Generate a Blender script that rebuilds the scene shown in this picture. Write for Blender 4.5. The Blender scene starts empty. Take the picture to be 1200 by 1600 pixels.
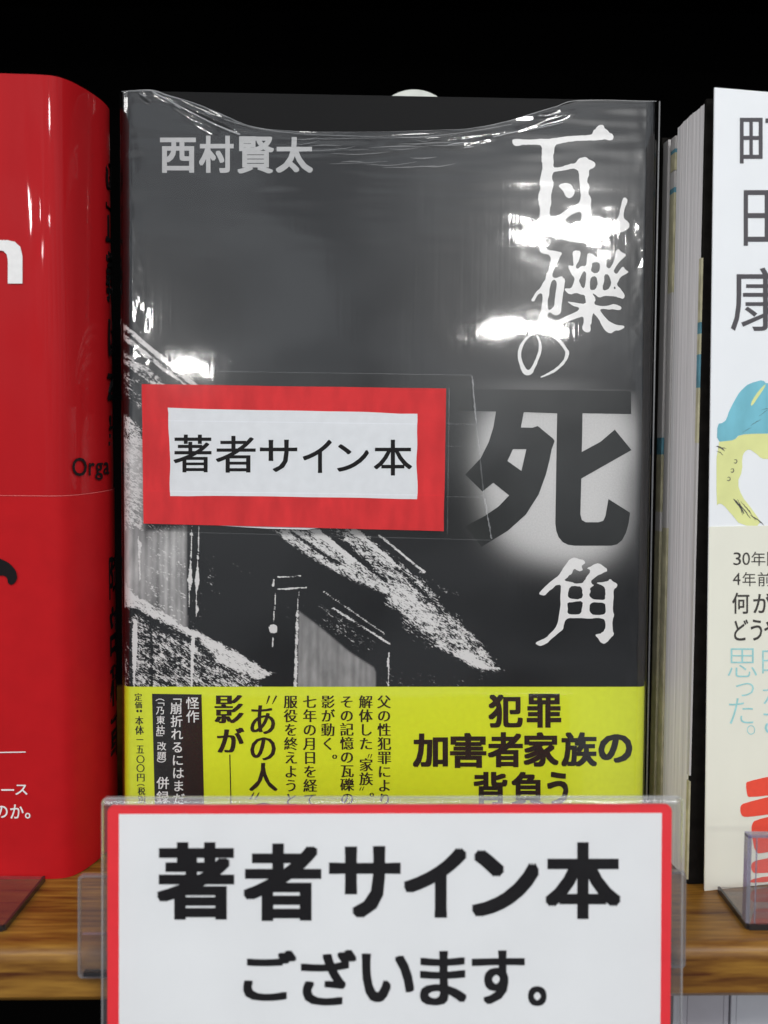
import bpy, math, random
import numpy as np
from mathutils import Matrix, Vector, noise as mnoise
from mathutils.geometry import tessellate_polygon

random.seed(7)
rng = np.random.default_rng(7)
S = bpy.context.scene
COL = S.collection
MM = 0.001
F = 1600.0                                   # focal length in photo pixels (photo 1200 x 1600)

# ------------------------------------------------------------------ camera
CAM = np.array([0.0, -254.0, 103.29])        # mm; z = 0 is the shelf top, y = 0 the wrapped book
PITCH, ROLL = 0.0551, 0.0083

def rx(a):
    c, s = math.cos(a), math.sin(a); return np.array([[1, 0, 0], [0, c, -s], [0, s, c]])
def ry(a):
    c, s = math.cos(a), math.sin(a); return np.array([[c, 0, s], [0, 1, 0], [-s, 0, c]])
def rz(a):
    c, s = math.cos(a), math.sin(a); return np.array([[c, -s, 0], [s, c, 0], [0, 0, 1]])

MCAM = ry(ROLL) @ rx(PITCH)                   # rows: right, forward, up
cd = bpy.data.cameras.new('camera')
cd.sensor_fit = 'VERTICAL'; cd.sensor_height = 36; cd.sensor_width = 27; cd.lens = 36
cd.clip_start = 0.01; cd.clip_end = 50
cd.dof.use_dof = True; cd.dof.focus_distance = 0.256; cd.dof.aperture_fstop = 13
cam = bpy.data.objects.new('camera', cd); COL.objects.link(cam)
m4 = Matrix.Identity(4)
for i in range(3):
    m4[i][0] = MCAM[0][i]; m4[i][1] = MCAM[2][i]; m4[i][2] = -MCAM[1][i]; m4[i][3] = CAM[i] * MM
cam.matrix_world = m4
S.camera = cam

# ------------------------------------------------------------------ world, lamps, exposure
S.view_settings.view_transform = 'Standard'; S.view_settings.look = 'None'
S.view_settings.exposure = 0; S.view_settings.gamma = 1
W = bpy.data.worlds.new('World'); S.world = W; W.use_nodes = True
nt = W.node_tree; bg = nt.nodes['Background']
tc = nt.nodes.new('ShaderNodeTexCoord')
mp = nt.nodes.new('ShaderNodeMapping'); mp.inputs['Scale'].default_value = (2.2, 2.2, 3.0)
vo = nt.nodes.new('ShaderNodeTexNoise'); vo.inputs['Scale'].default_value = 3.2; vo.inputs['Detail'].default_value = 3
cr = nt.nodes.new('ShaderNodeValToRGB')
cr.color_ramp.elements[0].position = .38; cr.color_ramp.elements[0].color = (.21, .23, .26, 1)
cr.color_ramp.elements[1].position = .60; cr.color_ramp.elements[1].color = (.58, .62, .67, 1)
nt.links.new(tc.outputs['Generated'], mp.inputs['Vector']); nt.links.new(mp.outputs[0], vo.inputs['Vector'])
nt.links.new(vo.outputs['Fac'], cr.inputs[0]); nt.links.new(cr.outputs[0], bg.inputs['Color'])
# the shop behind the photographer: brighter ceiling half, dimmer floor half
sx = nt.nodes.new('ShaderNodeSeparateXYZ'); mr = nt.nodes.new('ShaderNodeMapRange')
mr.interpolation_type = 'SMOOTHSTEP'
for k_, v_ in (('From Min', -.10), ('From Max', .16), ('To Min', .45), ('To Max', 1.12)): mr.inputs[k_].default_value = v_
nt.links.new(tc.outputs['Generated'], sx.inputs[0]); nt.links.new(sx.outputs['Z'], mr.inputs['Value']); nt.links.new(mr.outputs[0], bg.inputs['Strength'])

def area(name, loc, target, sx, sy, power, col=(1, .985, .96)):
    l = bpy.data.lights.new(name, 'AREA'); l.shape = 'RECTANGLE'; l.size = sx; l.size_y = sy
    l.energy = power; l.color = col
    o = bpy.data.objects.new(name, l); COL.objects.link(o)
    o.location = loc
    d = Vector(target) - Vector(loc)
    o.rotation_euler = d.to_track_quat('-Z', 'Y').to_euler()
    return o

def mirror_pos(px, py, dist, n=(0.0322, -1, 0.0109), y0=0.0):
    """where a ceiling lamp hangs so that it mirrors in a flat film facing n at that spot"""
    d = MCAM.T @ np.array([(px - 600) / F, 1, (800 - py) / F]); d /= np.linalg.norm(d)
    p = CAM + d * ((y0 - CAM[1]) / d[1])
    n = np.array(n, float); n /= np.linalg.norm(n)
    r = d - 2 * np.dot(d, n) * n
    return (p * MM + r * dist)
p1 = mirror_pos(885, 362, 2.6)
p2 = mirror_pos(812, 520, 4.4)
area('ceiling_and_fill_lamp', p1, (0.06, 0, .13), .27, .065, 5.5)
area('ceiling_and_fill_lamp', p2, (0.06, 0, .13), .36, .045, 5.0)
p3 = mirror_pos(296, 566, 2.9)
area('ceiling_and_fill_lamp', p3, (0, 0, .1), .075, .02, .6)
p4 = mirror_pos(222, 498, 3.4)
area('ceiling_and_fill_lamp', p4, (0, 0, .1), .035, .07, 1.0)
p5 = mirror_pos(72, 330, 2.8, n=(.0508, -1, -.0388), y0=-10.4)
area('ceiling_and_fill_lamp', p5, (0, 0, .1), .03, .11, 2.0)
area('ceiling_and_fill_lamp', (-.45, -.95, 1.15), (0, 0, .1), 1.3, .16, 8.5)
area('ceiling_and_fill_lamp', (.70, -1.0, 1.15), (0, 0, .1), .8, .16, 10.0)
area('ceiling_and_fill_lamp', (-1.5, -.9, .75), (0, 0, .1), .9, .16, 5.0)  # side fill added on the left to brighten the page edges, no real fixture

# ------------------------------------------------------------------ materials
def mat(name, col, rough=.5, spec=.5, var=.0, vscale=900, bump=0, bscale=1500, stretch=None, coat=0, coat_rough=.1):
    m = bpy.data.materials.new(name); m.use_nodes = True
    t = m.node_tree; b = t.nodes['Principled BSDF']
    b.inputs['Roughness'].default_value = rough; b.inputs['Specular IOR Level'].default_value = spec
    b.inputs['Coat Weight'].default_value = coat; b.inputs['Coat Roughness'].default_value = coat_rough
    c = (col[0], col[1], col[2], 1); b.inputs['Base Color'].default_value = c
    tcx = t.nodes.new('ShaderNodeTexCoord')
    src = tcx.outputs['Object']
    if stretch:
        mpn = t.nodes.new('ShaderNodeMapping'); mpn.inputs['Scale'].default_value = stretch
        t.links.new(src, mpn.inputs['Vector']); src = mpn.outputs[0]
    if var:
        n = t.nodes.new('ShaderNodeTexNoise'); n.inputs['Scale'].default_value = vscale; n.inputs['Detail'].default_value = 5
        t.links.new(src, n.inputs['Vector'])
        r = t.nodes.new('ShaderNodeValToRGB')
        r.color_ramp.elements[0].position = .3; r.color_ramp.elements[1].position = .7
        r.color_ramp.elements[0].color = tuple(max(0, x * (1 - var)) for x in col) + (1,)
        r.color_ramp.elements[1].color = tuple(min(1, x * (1 + var)) for x in col) + (1,)
        t.links.new(n.outputs['Fac'], r.inputs[0]); t.links.new(r.outputs[0], b.inputs['Base Color'])
    if bump:
        n2 = t.nodes.new('ShaderNodeTexNoise'); n2.inputs['Scale'].default_value = bscale; n2.inputs['Detail'].default_value = 3
        t.links.new(src, n2.inputs['Vector'])
        bp = t.nodes.new('ShaderNodeBump'); bp.inputs['Strength'].default_value = 1; bp.inputs['Distance'].default_value = bump * MM
        t.links.new(n2.outputs['Fac'], bp.inputs['Height']); t.links.new(bp.outputs[0], b.inputs['Normal'])
        if coat: t.links.new(bp.outputs[0], b.inputs['Coat Normal'])
    return m

def clear(name, tint=(1, 1, 1), rough=.03, gloss=1.0, ior=1.5, bump=0, stretch=(1, 1, 1), bscale=300, haze=0, halo=0):
    """thin clear plastic: mirror reflection by Fresnel over straight-through light"""
    m = bpy.data.materials.new(name); m.use_nodes = True
    t = m.node_tree; t.nodes.clear()
    out = t.nodes.new('ShaderNodeOutputMaterial'); mx = t.nodes.new('ShaderNodeMixShader')
    tr = t.nodes.new('ShaderNodeBsdfTransparent'); tr.inputs[0].default_value = (*tint, 1)
    gl = t.nodes.new('ShaderNodeBsdfGlossy'); gl.inputs['Roughness'].default_value = rough
    gl.inputs['Color'].default_value = (gloss, gloss, gloss, 1)
    # Schlick reflectance of a thin sheet, the same from both sides
    geo = t.nodes.new('ShaderNodeNewGeometry')
    dot = t.nodes.new('ShaderNodeVectorMath'); dot.operation = 'DOT_PRODUCT'
    t.links.new(geo.outputs['Incoming'], dot.inputs[0]); t.links.new(geo.outputs['Normal'], dot.inputs[1])
    def mth(op, a, b=None, cl=False):
        x = t.nodes.new('ShaderNodeMath'); x.operation = op; x.use_clamp = cl
        for k_, v_ in enumerate((a, b)):
            if v_ is None: continue
            if isinstance(v_, (int, float)): x.inputs[k_].default_value = v_
            else: t.links.new(v_, x.inputs[k_])
        return x.outputs[0]
    f0 = ((ior - 1) / (ior + 1)) ** 2
    frv = mth('ADD', mth('MULTIPLY', mth('POWER', mth('SUBTRACT', 1.0, mth('ABSOLUTE', dot.outputs['Value']), True), 5.0), 1 - f0), f0, True)
    base = tr.outputs[0]
    if haze:
        df = t.nodes.new('ShaderNodeBsdfDiffuse'); df.inputs[0].default_value = (.8, .82, .84, 1)
        m2 = t.nodes.new('ShaderNodeMixShader'); m2.inputs[0].default_value = haze
        t.links.new(tr.outputs[0], m2.inputs[1]); t.links.new(df.outputs[0], m2.inputs[2]); base = m2.outputs[0]
    t.links.new(frv, mx.inputs[0]); t.links.new(base, mx.inputs[1]); t.links.new(gl.outputs[0], mx.inputs[2])
    gl2 = None
    if halo:                                   # a share of the sheet is slightly matt and spreads the highlights
        gl2 = t.nodes.new('ShaderNodeBsdfGlossy'); gl2.inputs['Roughness'].default_value = .24
        m3 = t.nodes.new('ShaderNodeMixShader'); m3.inputs[0].default_value = halo
        t.links.new(gl.outputs[0], m3.inputs[1]); t.links.new(gl2.outputs[0], m3.inputs[2]); t.links.new(m3.outputs[0], mx.inputs[2])
    t.links.new(mx.outputs[0], out.inputs[0])
    if bump:
        tcx = t.nodes.new('ShaderNodeTexCoord'); prev = None
        for (st, sc, am) in bump:
            mpn = t.nodes.new('ShaderNodeMapping'); mpn.inputs['Scale'].default_value = st
            n2 = t.nodes.new('ShaderNodeTexNoise'); n2.inputs['Scale'].default_value = sc; n2.inputs['Detail'].default_value = 3
            t.links.new(tcx.outputs['Object'], mpn.inputs[0]); t.links.new(mpn.outputs[0], n2.inputs['Vector'])
            bp = t.nodes.new('ShaderNodeBump'); bp.inputs['Strength'].default_value = 1; bp.inputs['Distance'].default_value = am * MM
            t.links.new(n2.outputs['Fac'], bp.inputs['Height'])
            if prev: t.links.new(prev, bp.inputs['Normal'])
            prev = bp.outputs[0]
        t.links.new(prev, gl.inputs['Normal']); t.links.new(prev, dot.inputs[1])
        if gl2: t.links.new(prev, gl2.inputs['Normal'])
    return m

M = {}
M['black'] = mat('shelf_black', (.004, .004, .004), .9, .0)
M['ink'] = mat('black_ink', (.009, .008, .009), .6, .12)
M['ink_soft'] = mat('faded_ink', (.019, .018, .017), .6, .1, var=.25, vscale=2500)
M['grey_ink'] = mat('grey_ink', (.085, .08, .088), .6, .3)
M['silver_ink'] = mat('silver_print', (.46, .46, .46), .6, .2, var=.05)
M['white_ink'] = mat('white_print', (.80, .79, .78), .6, .2, var=.03)
M['white_card'] = mat('white_card', (.78, .79, .80), .42, .45, var=.025, vscale=45)
M['paper'] = mat('sign_paper', (.74, .76, .80), .6, .25, var=.03, vscale=400)
M['red_felt'] = mat('red_marker', (.66, .035, .04), .55, .12, var=.14, vscale=260, stretch=(1, 1, .35))
M['red_border'] = mat('red_border', (.78, .03, .04), .4, .4, var=.04, vscale=200)
M['yellow'] = mat('yellow_band', (.71, .80, .026), .38, .45, var=.03, vscale=700, bump=.01, bscale=1200)
M['red_jacket'] = mat('red_jacket', (.43, .0075, .011), .6, .10, var=.05, vscale=120, coat=.32, coat_rough=.03, bump=.03, bscale=160, stretch=(1, 1, .12))
M['red_band'] = mat('red_band', (.46, .0085, .012), .55, .12, var=.05, vscale=160)
M['white_jacket'] = mat('white_jacket', (.84, .86, .88), .35, .4, var=.015, vscale=80)
M['cream_band'] = mat('cream_band', (.80, .79, .68), .5, .3, var=.02, vscale=80)
M['blue'] = mat('blue_print', (.19, .50, .60), .45, .3, var=.16, vscale=140, stretch=(1, 1, .5))
M['lime'] = mat('lemon_print', (.74, .76, .33), .45, .3, var=.06, vscale=140)
M['cyan_ink'] = mat('pale_blue_ink', (.34, .65, .66), .5, .3, var=.12, vscale=900)
M['coral'] = mat('coral_print', (.85, .085, .05), .5, .3, var=.03)
M['cream_strip'] = mat('cream_edge', (.45, .42, .28), .6, .2, var=.2, vscale=300)
M['pale_edge'] = mat('pale_edge', (.50, .48, .47), .7, .2, var=.12, vscale=300, stretch=(1, 1, .05))
M['dull_blue'] = mat('dull_blue_edge', (.10, .24, .30), .7, .2, var=.3, vscale=300)
M['dark_board'] = mat('dark_board', (.009, .008, .007), .8, .05, var=.3, vscale=400)
M['lilac'] = mat('pale_lilac_cover', (.52, .50, .54), .6, .3, var=.05, vscale=120)

def pages_mat():
    m = bpy.data.materials.new('page_edges'); m.use_nodes = True
    t = m.node_tree; b = t.nodes['Principled BSDF']; b.inputs['Roughness'].default_value = .85
    b.inputs['Specular IOR Level'].default_value = .1
    tcx = t.nodes.new('ShaderNodeTexCoord'); mpn = t.nodes.new('ShaderNodeMapping')
    mpn.inputs['Scale'].default_value = (.2, 1, .012)
    n = t.nodes.new('ShaderNodeTexNoise'); n.inputs['Scale'].default_value = 1500; n.inputs['Detail'].default_value = 3
    r = t.nodes.new('ShaderNodeValToRGB')
    r.color_ramp.elements[0].position = .3; r.color_ramp.elements[0].color = (.56, .545, .545, 1)
    r.color_ramp.elements[1].position = .66; r.color_ramp.elements[1].color = (.74, .72, .72, 1)
    t.links.new(tcx.outputs['Object'], mpn.inputs[0]); t.links.new(mpn.outputs[0], n.inputs['Vector'])
    t.links.new(n.outputs['Fac'], r.inputs[0]); t.links.new(r.outputs[0], b.inputs['Base Color'])
    bp = t.nodes.new('ShaderNodeBump'); bp.inputs['Distance'].default_value = .1 * MM
    t.links.new(n.outputs['Fac'], bp.inputs['Height']); t.links.new(bp.outputs[0], b.inputs['Normal'])
    return m
M['pages'] = pages_mat()

def wood_mat():
    m = bpy.data.materials.new('wood_laminate'); m.use_nodes = True
    t = m.node_tree; b = t.nodes['Principled BSDF']; b.inputs['Roughness'].default_value = .38; b.inputs['Specular IOR Level'].default_value = .3
    tcx = t.nodes.new('ShaderNodeTexCoord'); mpn = t.nodes.new('ShaderNodeMapping')
    mpn.inputs['Scale'].default_value = (.09, 1, 1)
    t.links.new(tcx.outputs['Object'], mpn.inputs[0])
    n = t.nodes.new('ShaderNodeTexNoise'); n.inputs['Scale'].default_value = 900; n.inputs['Detail'].default_value = 7; n.inputs['Distortion'].default_value = .4
    n3 = t.nodes.new('ShaderNodeTexNoise'); n3.inputs['Scale'].default_value = 170; n3.inputs['Detail'].default_value = 3; n3.inputs['Distortion'].default_value = 1.5
    t.links.new(mpn.outputs[0], n.inputs['Vector']); t.links.new(mpn.outputs[0], n3.inputs['Vector'])
    r = t.nodes.new('ShaderNodeValToRGB')
    r.color_ramp.elements[0].position = .34; r.color_ramp.elements[0].color = (.07, .019, .004, 1)
    r.color_ramp.elements[1].position = .66; r.color_ramp.elements[1].color = (.30, .150, .024, 1)
    e = r.color_ramp.elements.new(.49); e.color = (.18, .078, .012, 1)
    mixf = t.nodes.new('ShaderNodeMath'); mixf.operation = 'MULTIPLY_ADD'; mixf.inputs[1].default_value = .5
    h = t.nodes.new('ShaderNodeMath'); h.operation = 'MULTIPLY'; h.inputs[1].default_value = .5
    t.links.new(n.outputs['Fac'], mixf.inputs[0]); t.links.new(n3.outputs['Fac'], h.inputs[0]); t.links.new(h.outputs[0], mixf.inputs[2])
    t.links.new(mixf.outputs[0], r.inputs[0]); t.links.new(r.outputs[0], b.inputs['Base Color'])
    bp = t.nodes.new('ShaderNodeBump'); bp.inputs['Distance'].default_value = .05 * MM; bp.inputs['Strength'].default_value = .6
    t.links.new(n.outputs['Fac'], bp.inputs['Height']); t.links.new(bp.outputs[0], b.inputs['Normal'])
    return m
M['wood'] = wood_mat()

def cover_mat():
    """photocopy-like print: the painted densities say how much of the grain is white"""
    m = bpy.data.materials.new('monochrome_cover_print'); m.use_nodes = True
    t = m.node_tree; b = t.nodes['Principled BSDF']; b.inputs['Roughness'].default_value = .45
    b.inputs['Specular IOR Level'].default_value = .10
    L = t.links.new; N = t.nodes.new
    def math_(op, a, c=None, clampit=False, d=None):
        x = N('ShaderNodeMath'); x.operation = op; x.use_clamp = clampit
        for k, v in enumerate((a, c, d)):
            if v is None: continue
            if isinstance(v, (int, float)): x.inputs[k].default_value = v
            else: L(v, x.inputs[k])
        return x.outputs[0]
    aD = N('ShaderNodeAttribute'); aD.attribute_name = 'grain_amount'
    aS = N('ShaderNodeAttribute'); aS.attribute_name = 'tone'
    tcx = N('ShaderNodeTexCoord')
    rot = N('ShaderNodeMapping'); rot.inputs['Rotation'].default_value = (0, math.radians(-33), 0); 
    L(tcx.outputs['Object'], rot.inputs[0])
    sc = N('ShaderNodeMapping'); sc.inputs['Scale'].default_value = (.42, 1, 1.15); L(rot.outputs[0], sc.inputs[0])
    n1 = N('ShaderNodeTexNoise'); n1.inputs['Scale'].default_value = 2600; n1.inputs['Detail'].default_value = 4; n1.inputs['Roughness'].default_value = .62
    L(sc.outputs[0], n1.inputs['Vector'])
    n2 = N('ShaderNodeTexNoise'); n2.inputs['Scale'].default_value = 700; n2.inputs['Detail'].default_value = 5; n2.inputs['Roughness'].default_value = .7
    L(sc.outputs[0], n2.inputs['Vector'])
    nn = math_('ADD', math_('MULTIPLY', n1.outputs['Fac'], .5), math_('MULTIPLY', n2.outputs['Fac'], .5))
    nn = math_('MULTIPLY', math_('SUBTRACT', nn, .36), 3.5, True)
    w = math_('MULTIPLY', math_('SUBTRACT', math_('SUBTRACT', math_('MULTIPLY', aD.outputs['Fac'], 1.05), nn), .01), 4.5, True)
    w = math_('MULTIPLY', w, .98)
    n3 = N('ShaderNodeTexNoise'); n3.inputs['Scale'].default_value = 500; n3.inputs['Detail'].default_value = 6
    v3 = N('ShaderNodeMapping'); v3.inputs['Scale'].default_value = (1, 1, .4); L(tcx.outputs['Object'], v3.inputs[0]); L(v3.outputs[0], n3.inputs['Vector'])
    tone = math_('MULTIPLY', aS.outputs['Fac'], math_('ADD', math_('MULTIPLY', n3.outputs['Fac'], 1.1), .45), True)
    aG = N('ShaderNodeAttribute'); aG.attribute_name = 'halo_print'
    n4 = N('ShaderNodeTexNoise'); n4.inputs['Scale'].default_value = 2400; n4.inputs['Detail'].default_value = 2; L(tcx.outputs['Object'], n4.inputs['Vector'])
    glow = math_('MULTIPLY', aG.outputs['Fac'], math_('ADD', math_('MULTIPLY', n4.outputs['Fac'], .3), .85), True)
    f = math_('MAXIMUM', math_('MAXIMUM', w, tone), glow)
    mx = N('ShaderNodeMix'); mx.data_type = 'RGBA'
    L(f, mx.inputs['Factor']); mx.inputs['A'].default_value = (.0062, .0063, .0067, 1); mx.inputs['B'].default_value = (.72, .71, .70, 1)
    L(mx.outputs['Result'], b.inputs['Base Color'])
    return m
M['cover'] = cover_mat()
M['film'] = clear('shrink_film', halo=.35, rough=.045, ior=1.88, bump=[((1, 1, .02), 1300, .0060), ((1, 1, .7), 130, .022), ((1, 1, 1), 900, .0004)])
M['tape'] = clear('clear_tape', tint=(.95, .95, .94), rough=.12, ior=1.2, bump=[((1, 1, 1), 260, .01)], haze=.003)
M['film_edge'] = clear('film_fold', rough=.25, ior=1.9, haze=.22)
M['film_crease'] = clear('film_crease', rough=.30, ior=1.7, haze=.055)
M['acrylic'] = clear('clear_acrylic', tint=(.93, .93, .94), rough=.02, ior=1.5, haze=.03)
M['stand_acrylic'] = clear('stand_acrylic', tint=(.80, .77, .78), rough=.03, ior=1.7, haze=.02)
M['acrylic_dull'] = clear('scuffed_acrylic', tint=(.88, .86, .87), rough=.12, ior=1.45, haze=.035)
M['acrylic_edge'] = clear('acrylic_edge', tint=(.52, .48, .66), rough=.2, ior=1.5, haze=.17)
M['clip_edge'] = clear('clip_edge', tint=(.72, .68, .70), rough=.15, ior=1.6, haze=.12)
M['pink_line'] = clear('pink_line', tint=(.8, .5, .58), rough=.2, ior=1.5, haze=.12)
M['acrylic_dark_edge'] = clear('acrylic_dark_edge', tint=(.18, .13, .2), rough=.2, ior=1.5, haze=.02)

# ------------------------------------------------------------------ geometry helpers (mm, world)
class Pose:
    def __init__(s, X, Y, Z, yaw=0, lean=0, roll=0):
        s.o = np.array([X, Y, Z], float); s.R = rz(yaw) @ rx(lean) @ ry(roll)
    def world(s, p): return np.asarray(p, float) @ s.R.T + s.o
    def local(s, p): return (np.asarray(p, float) - s.o) @ s.R
    def matrix(s):
        m = Matrix.Identity(4)
        for i in range(3):
            for j in range(3): m[i][j] = s.R[i][j]
            m[i][3] = s.o[i] * MM
        return m
WORLD = Pose(0, 0, 0)

def ray(px, py):
    px = np.asarray(px, float); py = np.asarray(py, float)
    return np.stack([(px - 600) / F, np.ones_like(px), (800 - py) / F], -1) @ MCAM

def on_plane(pose, pts, v=0.0):
    """photo points -> points (local) on the object's plane at local depth v"""
    pts = np.asarray(pts, float); d = ray(pts[:, 0], pts[:, 1]) @ pose.R
    c = pose.local(CAM)
    t = (v - c[1]) / d[:, 1]
    return c + d * t[:, None]

def to_px(P):
    q = (np.asarray(P, float) - CAM) @ MCAM.T
    return 600 + F * q[..., 0] / q[..., 1], 800 - F * q[..., 2] / q[..., 1]

def on_profile(pose, pts, prof, lift=0.0):
    """photo points -> points (local) on a vertical surface with plan outline prof"""
    c = pose.local(CAM); D = ray(np.asarray(pts)[:, 0], np.asarray(pts)[:, 1]) @ pose.R
    out = []
    for d in D:
        best = None
        for (a, b) in zip(prof[:-1], prof[1:]):
            ex, ey = b[0] - a[0], b[1] - a[1]; L = math.hypot(ex, ey)
            nx, ny = ey / L * lift, -ex / L * lift
            ax, ay = a[0] + nx, a[1] + ny
            den = d[0] * ey - d[1] * ex
            if abs(den) < 1e-9: continue
            t = ((ax - c[0]) * ey - (ay - c[1]) * ex) / den
            s = ((ax - c[0]) * d[1] - (ay - c[1]) * d[0]) / den
            if -.02 <= s <= 1.02 and t > 0 and (best is None or t < best): best = t
        out.append(c + d * (best if best else 250))
    return np.array(out)

def thing(name, label, cat, pose=WORLD, group=None):
    o = bpy.data.objects.new(name, None); COL.objects.link(o); o.empty_display_size = .02
    o.matrix_world = pose.matrix(); o['label'] = label; o['category'] = cat
    if group: o['group'] = group
    return o

def mk(name, verts, faces, m, root=None, pose=WORLD, smooth=False, label=None, parent=None, attrs=None):
    """verts in pose's own frame (mm); the object is parented to root, whose pose is the same"""
    me = bpy.data.meshes.new(name)
    v = np.asarray(verts, float) * MM
    me.from_pydata([tuple(x) for x in v], [], [tuple(int(i) for i in f) for f in faces])
    if attrs:
        for k, a in attrs.items():
            at = me.attributes.new(k, 'FLOAT', 'POINT'); at.data.foreach_set('value', np.asarray(a, np.float32))
    me.materials.append(m)
    if smooth: me.polygons.foreach_set('use_smooth', [True] * len(me.polygons))
    me.update()
    o = bpy.data.objects.new(name, me); COL.objects.link(o)
    p = parent or root
    if p is not None: o.parent = p
    else: o.matrix_world = pose.matrix()
    if label: o['label'] = label
    return o

def box(x0, x1, y0, y1, z0, z1, bev=0.0):
    """a box with small chamfers: 24 vertices; plain box if bev is 0"""
    if bev <= 0:
        v = [(x, y, z) for z in (z0, z1) for y in (y0, y1) for x in (x0, x1)]
        return v, [(0, 2, 3, 1), (4, 5, 7, 6), (0, 1, 5, 4), (2, 6, 7, 3), (0, 4, 6, 2), (1, 3, 7, 5)]
    import bmesh
    bm = bmesh.new(); v, f = box(x0, x1, y0, y1, z0, z1)
    vs = [bm.verts.new(p) for p in v]
    for q in f: bm.faces.new([vs[i] for i in q])
    bmesh.ops.bevel(bm, geom=list(bm.edges), offset=bev, segments=2, affect='EDGES', profile=.5)
    bm.verts.index_update()
    v = [tuple(p.co) for p in bm.verts]; f = [[p.index for p in q.verts] for q in bm.faces]; bm.free()
    return v, f

def join(*vf):
    V, Fc = [], []
    for v, f in vf:
        n = len(V); V += list(map(tuple, v)); Fc += [tuple(i + n for i in q) for q in f]
    return V, Fc

def extrude(prof, z0, z1, nz=1, closed=True):
    """plan outline (x, y) raised from z0 to z1, capped when closed"""
    V = []; n = len(prof)
    for k in range(nz + 1):
        z = z0 + (z1 - z0) * k / nz
        V += [(x, y, z) for x, y in prof]
    Fc = []
    for k in range(nz):
        for i in range(n if closed else n - 1):
            j = (i + 1) % n
            Fc.append((k * n + i, k * n + j, (k + 1) * n + j, (k + 1) * n + i))
    if closed:
        Fc.append(tuple(reversed(range(n)))); Fc.append(tuple(range(nz * n, nz * n + n)))
    return V, Fc

# ------------------------------------------------------------------ lettering
_g = {}
def glyph(ch, off=0.0):
    k = (ch, off)
    if k not in _g:
        c = bpy.data.curves.new('g', 'FONT'); c.body = ch; c.resolution_u = 3; c.offset = off
        o = bpy.data.objects.new('g', c); COL.objects.link(o)
        dg = bpy.context.evaluated_depsgraph_get(); me = bpy.data.meshes.new_from_object(o.evaluated_get(dg))
        v = np.array([(q.co.x, q.co.y) for q in me.vertices]) if len(me.vertices) else np.zeros((0, 2))
        f = [tuple(p.vertices) for p in me.polygons]
        bpy.data.objects.remove(o); bpy.data.curves.remove(c); bpy.data.meshes.remove(me)
        _g[k] = (v, f)
    return _g[k]

OFFS = {
    'regular': (0, [(0, 0)]),
    'light': (-.012, [(0, 0)]),
    'medium': (0, [(-.012, -.008), (.012, -.008), (-.012, .008), (.012, .008)]),
    'bold': (0, [(.027 * i, .022 * j) for i in (-1, 0, 1) for j in (-1, 0, 1)]),
    'heavy': (0, [(.036 * i, .028 * j) for i in (-1, 0, 1) for j in (-1, 0, 1)]),
    'mincho': (-.004, [(-.03, 0), (-.01, 0), (.01, 0), (.03, 0)]),
    'mincho_bold': (.0, [(-.044, 0), (-.022, 0), (0, 0), (.022, 0), (.044, 0)]),
}
def lettering(items, style, m, root, mapper, layer, label=None, name='lettering', parent=None):
    """items: (char, x0, y0, x1, y1[, 'em']) in photo pixels; the ink box unless 'em' says em box"""
    V, Fc = [], []
    off, shifts = OFFS[style]
    for it in items:
        ch, x0, y0, x1, y1 = it[:5]
        v, f = glyph(ch, off)
        if not len(v): continue
        em = len(it) > 5 and it[5] == 'em'
        pad = max(abs(s[0]) for s in shifts)
        pady = max(abs(s[1]) for s in shifts)
        if em: a0, a1, b0, b1 = 0, 1, -.12, .88
        else: a0, a1, b0, b1 = v[:, 0].min() - pad, v[:, 0].max() + pad, v[:, 1].min() - pady, v[:, 1].max() + pady
        for k, (sx, sy) in enumerate(shifts):
            gx = (v[:, 0] + sx - a0) / max(a1 - a0, 1e-6); gy = (v[:, 1] + sy - b0) / max(b1 - b0, 1e-6)
            P = mapper(np.stack([x0 + gx * (x1 - x0), y1 - gy * (y1 - y0)], -1), layer + k * .004)
            n = len(V); V += [tuple(p) for p in P]; Fc += [tuple(i + n for i in q) for q in f]
    return mk(name, V, Fc, m, root, label=label, parent=parent)

def flat(pose):
    return lambda pts, layer: on_plane(pose, pts, -layer)

def chaikin(p, n=1):
    p = np.array(p, float)
    for _ in range(n):
        q = np.roll(p, -1, 0); p = np.stack([.75 * p + .25 * q, .25 * p + .75 * q], 1).reshape(-1, 2)
    return p

def outlines(polys, mapper, layer, smooth=1, rough=0.0, org=(0, 0), sc=1.0):
    """polys: list of [outer, hole, hole, ...] traced outlines; returns verts, faces on the print surface"""
    V, Fc = [], []
    for loops in polys:
        L = []
        for lp in loops:
            q = chaikin(lp, smooth) / sc + np.array(org)
            if rough:
                for i in range(len(q)):
                    q[i] += rough * np.array(mnoise.noise_vector(Vector((q[i][0] * .35, q[i][1] * .35, 3.1)))[:2])
            L.append(q)
        tri = tessellate_polygon([[Vector((a[0], a[1], 0)) for a in q] for q in L])
        P = mapper(np.concatenate(L), layer)
        n = len(V); V += [tuple(p) for p in P]; Fc += [tuple(i + n for i in t) for t in tri]
    return V, Fc

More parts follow.
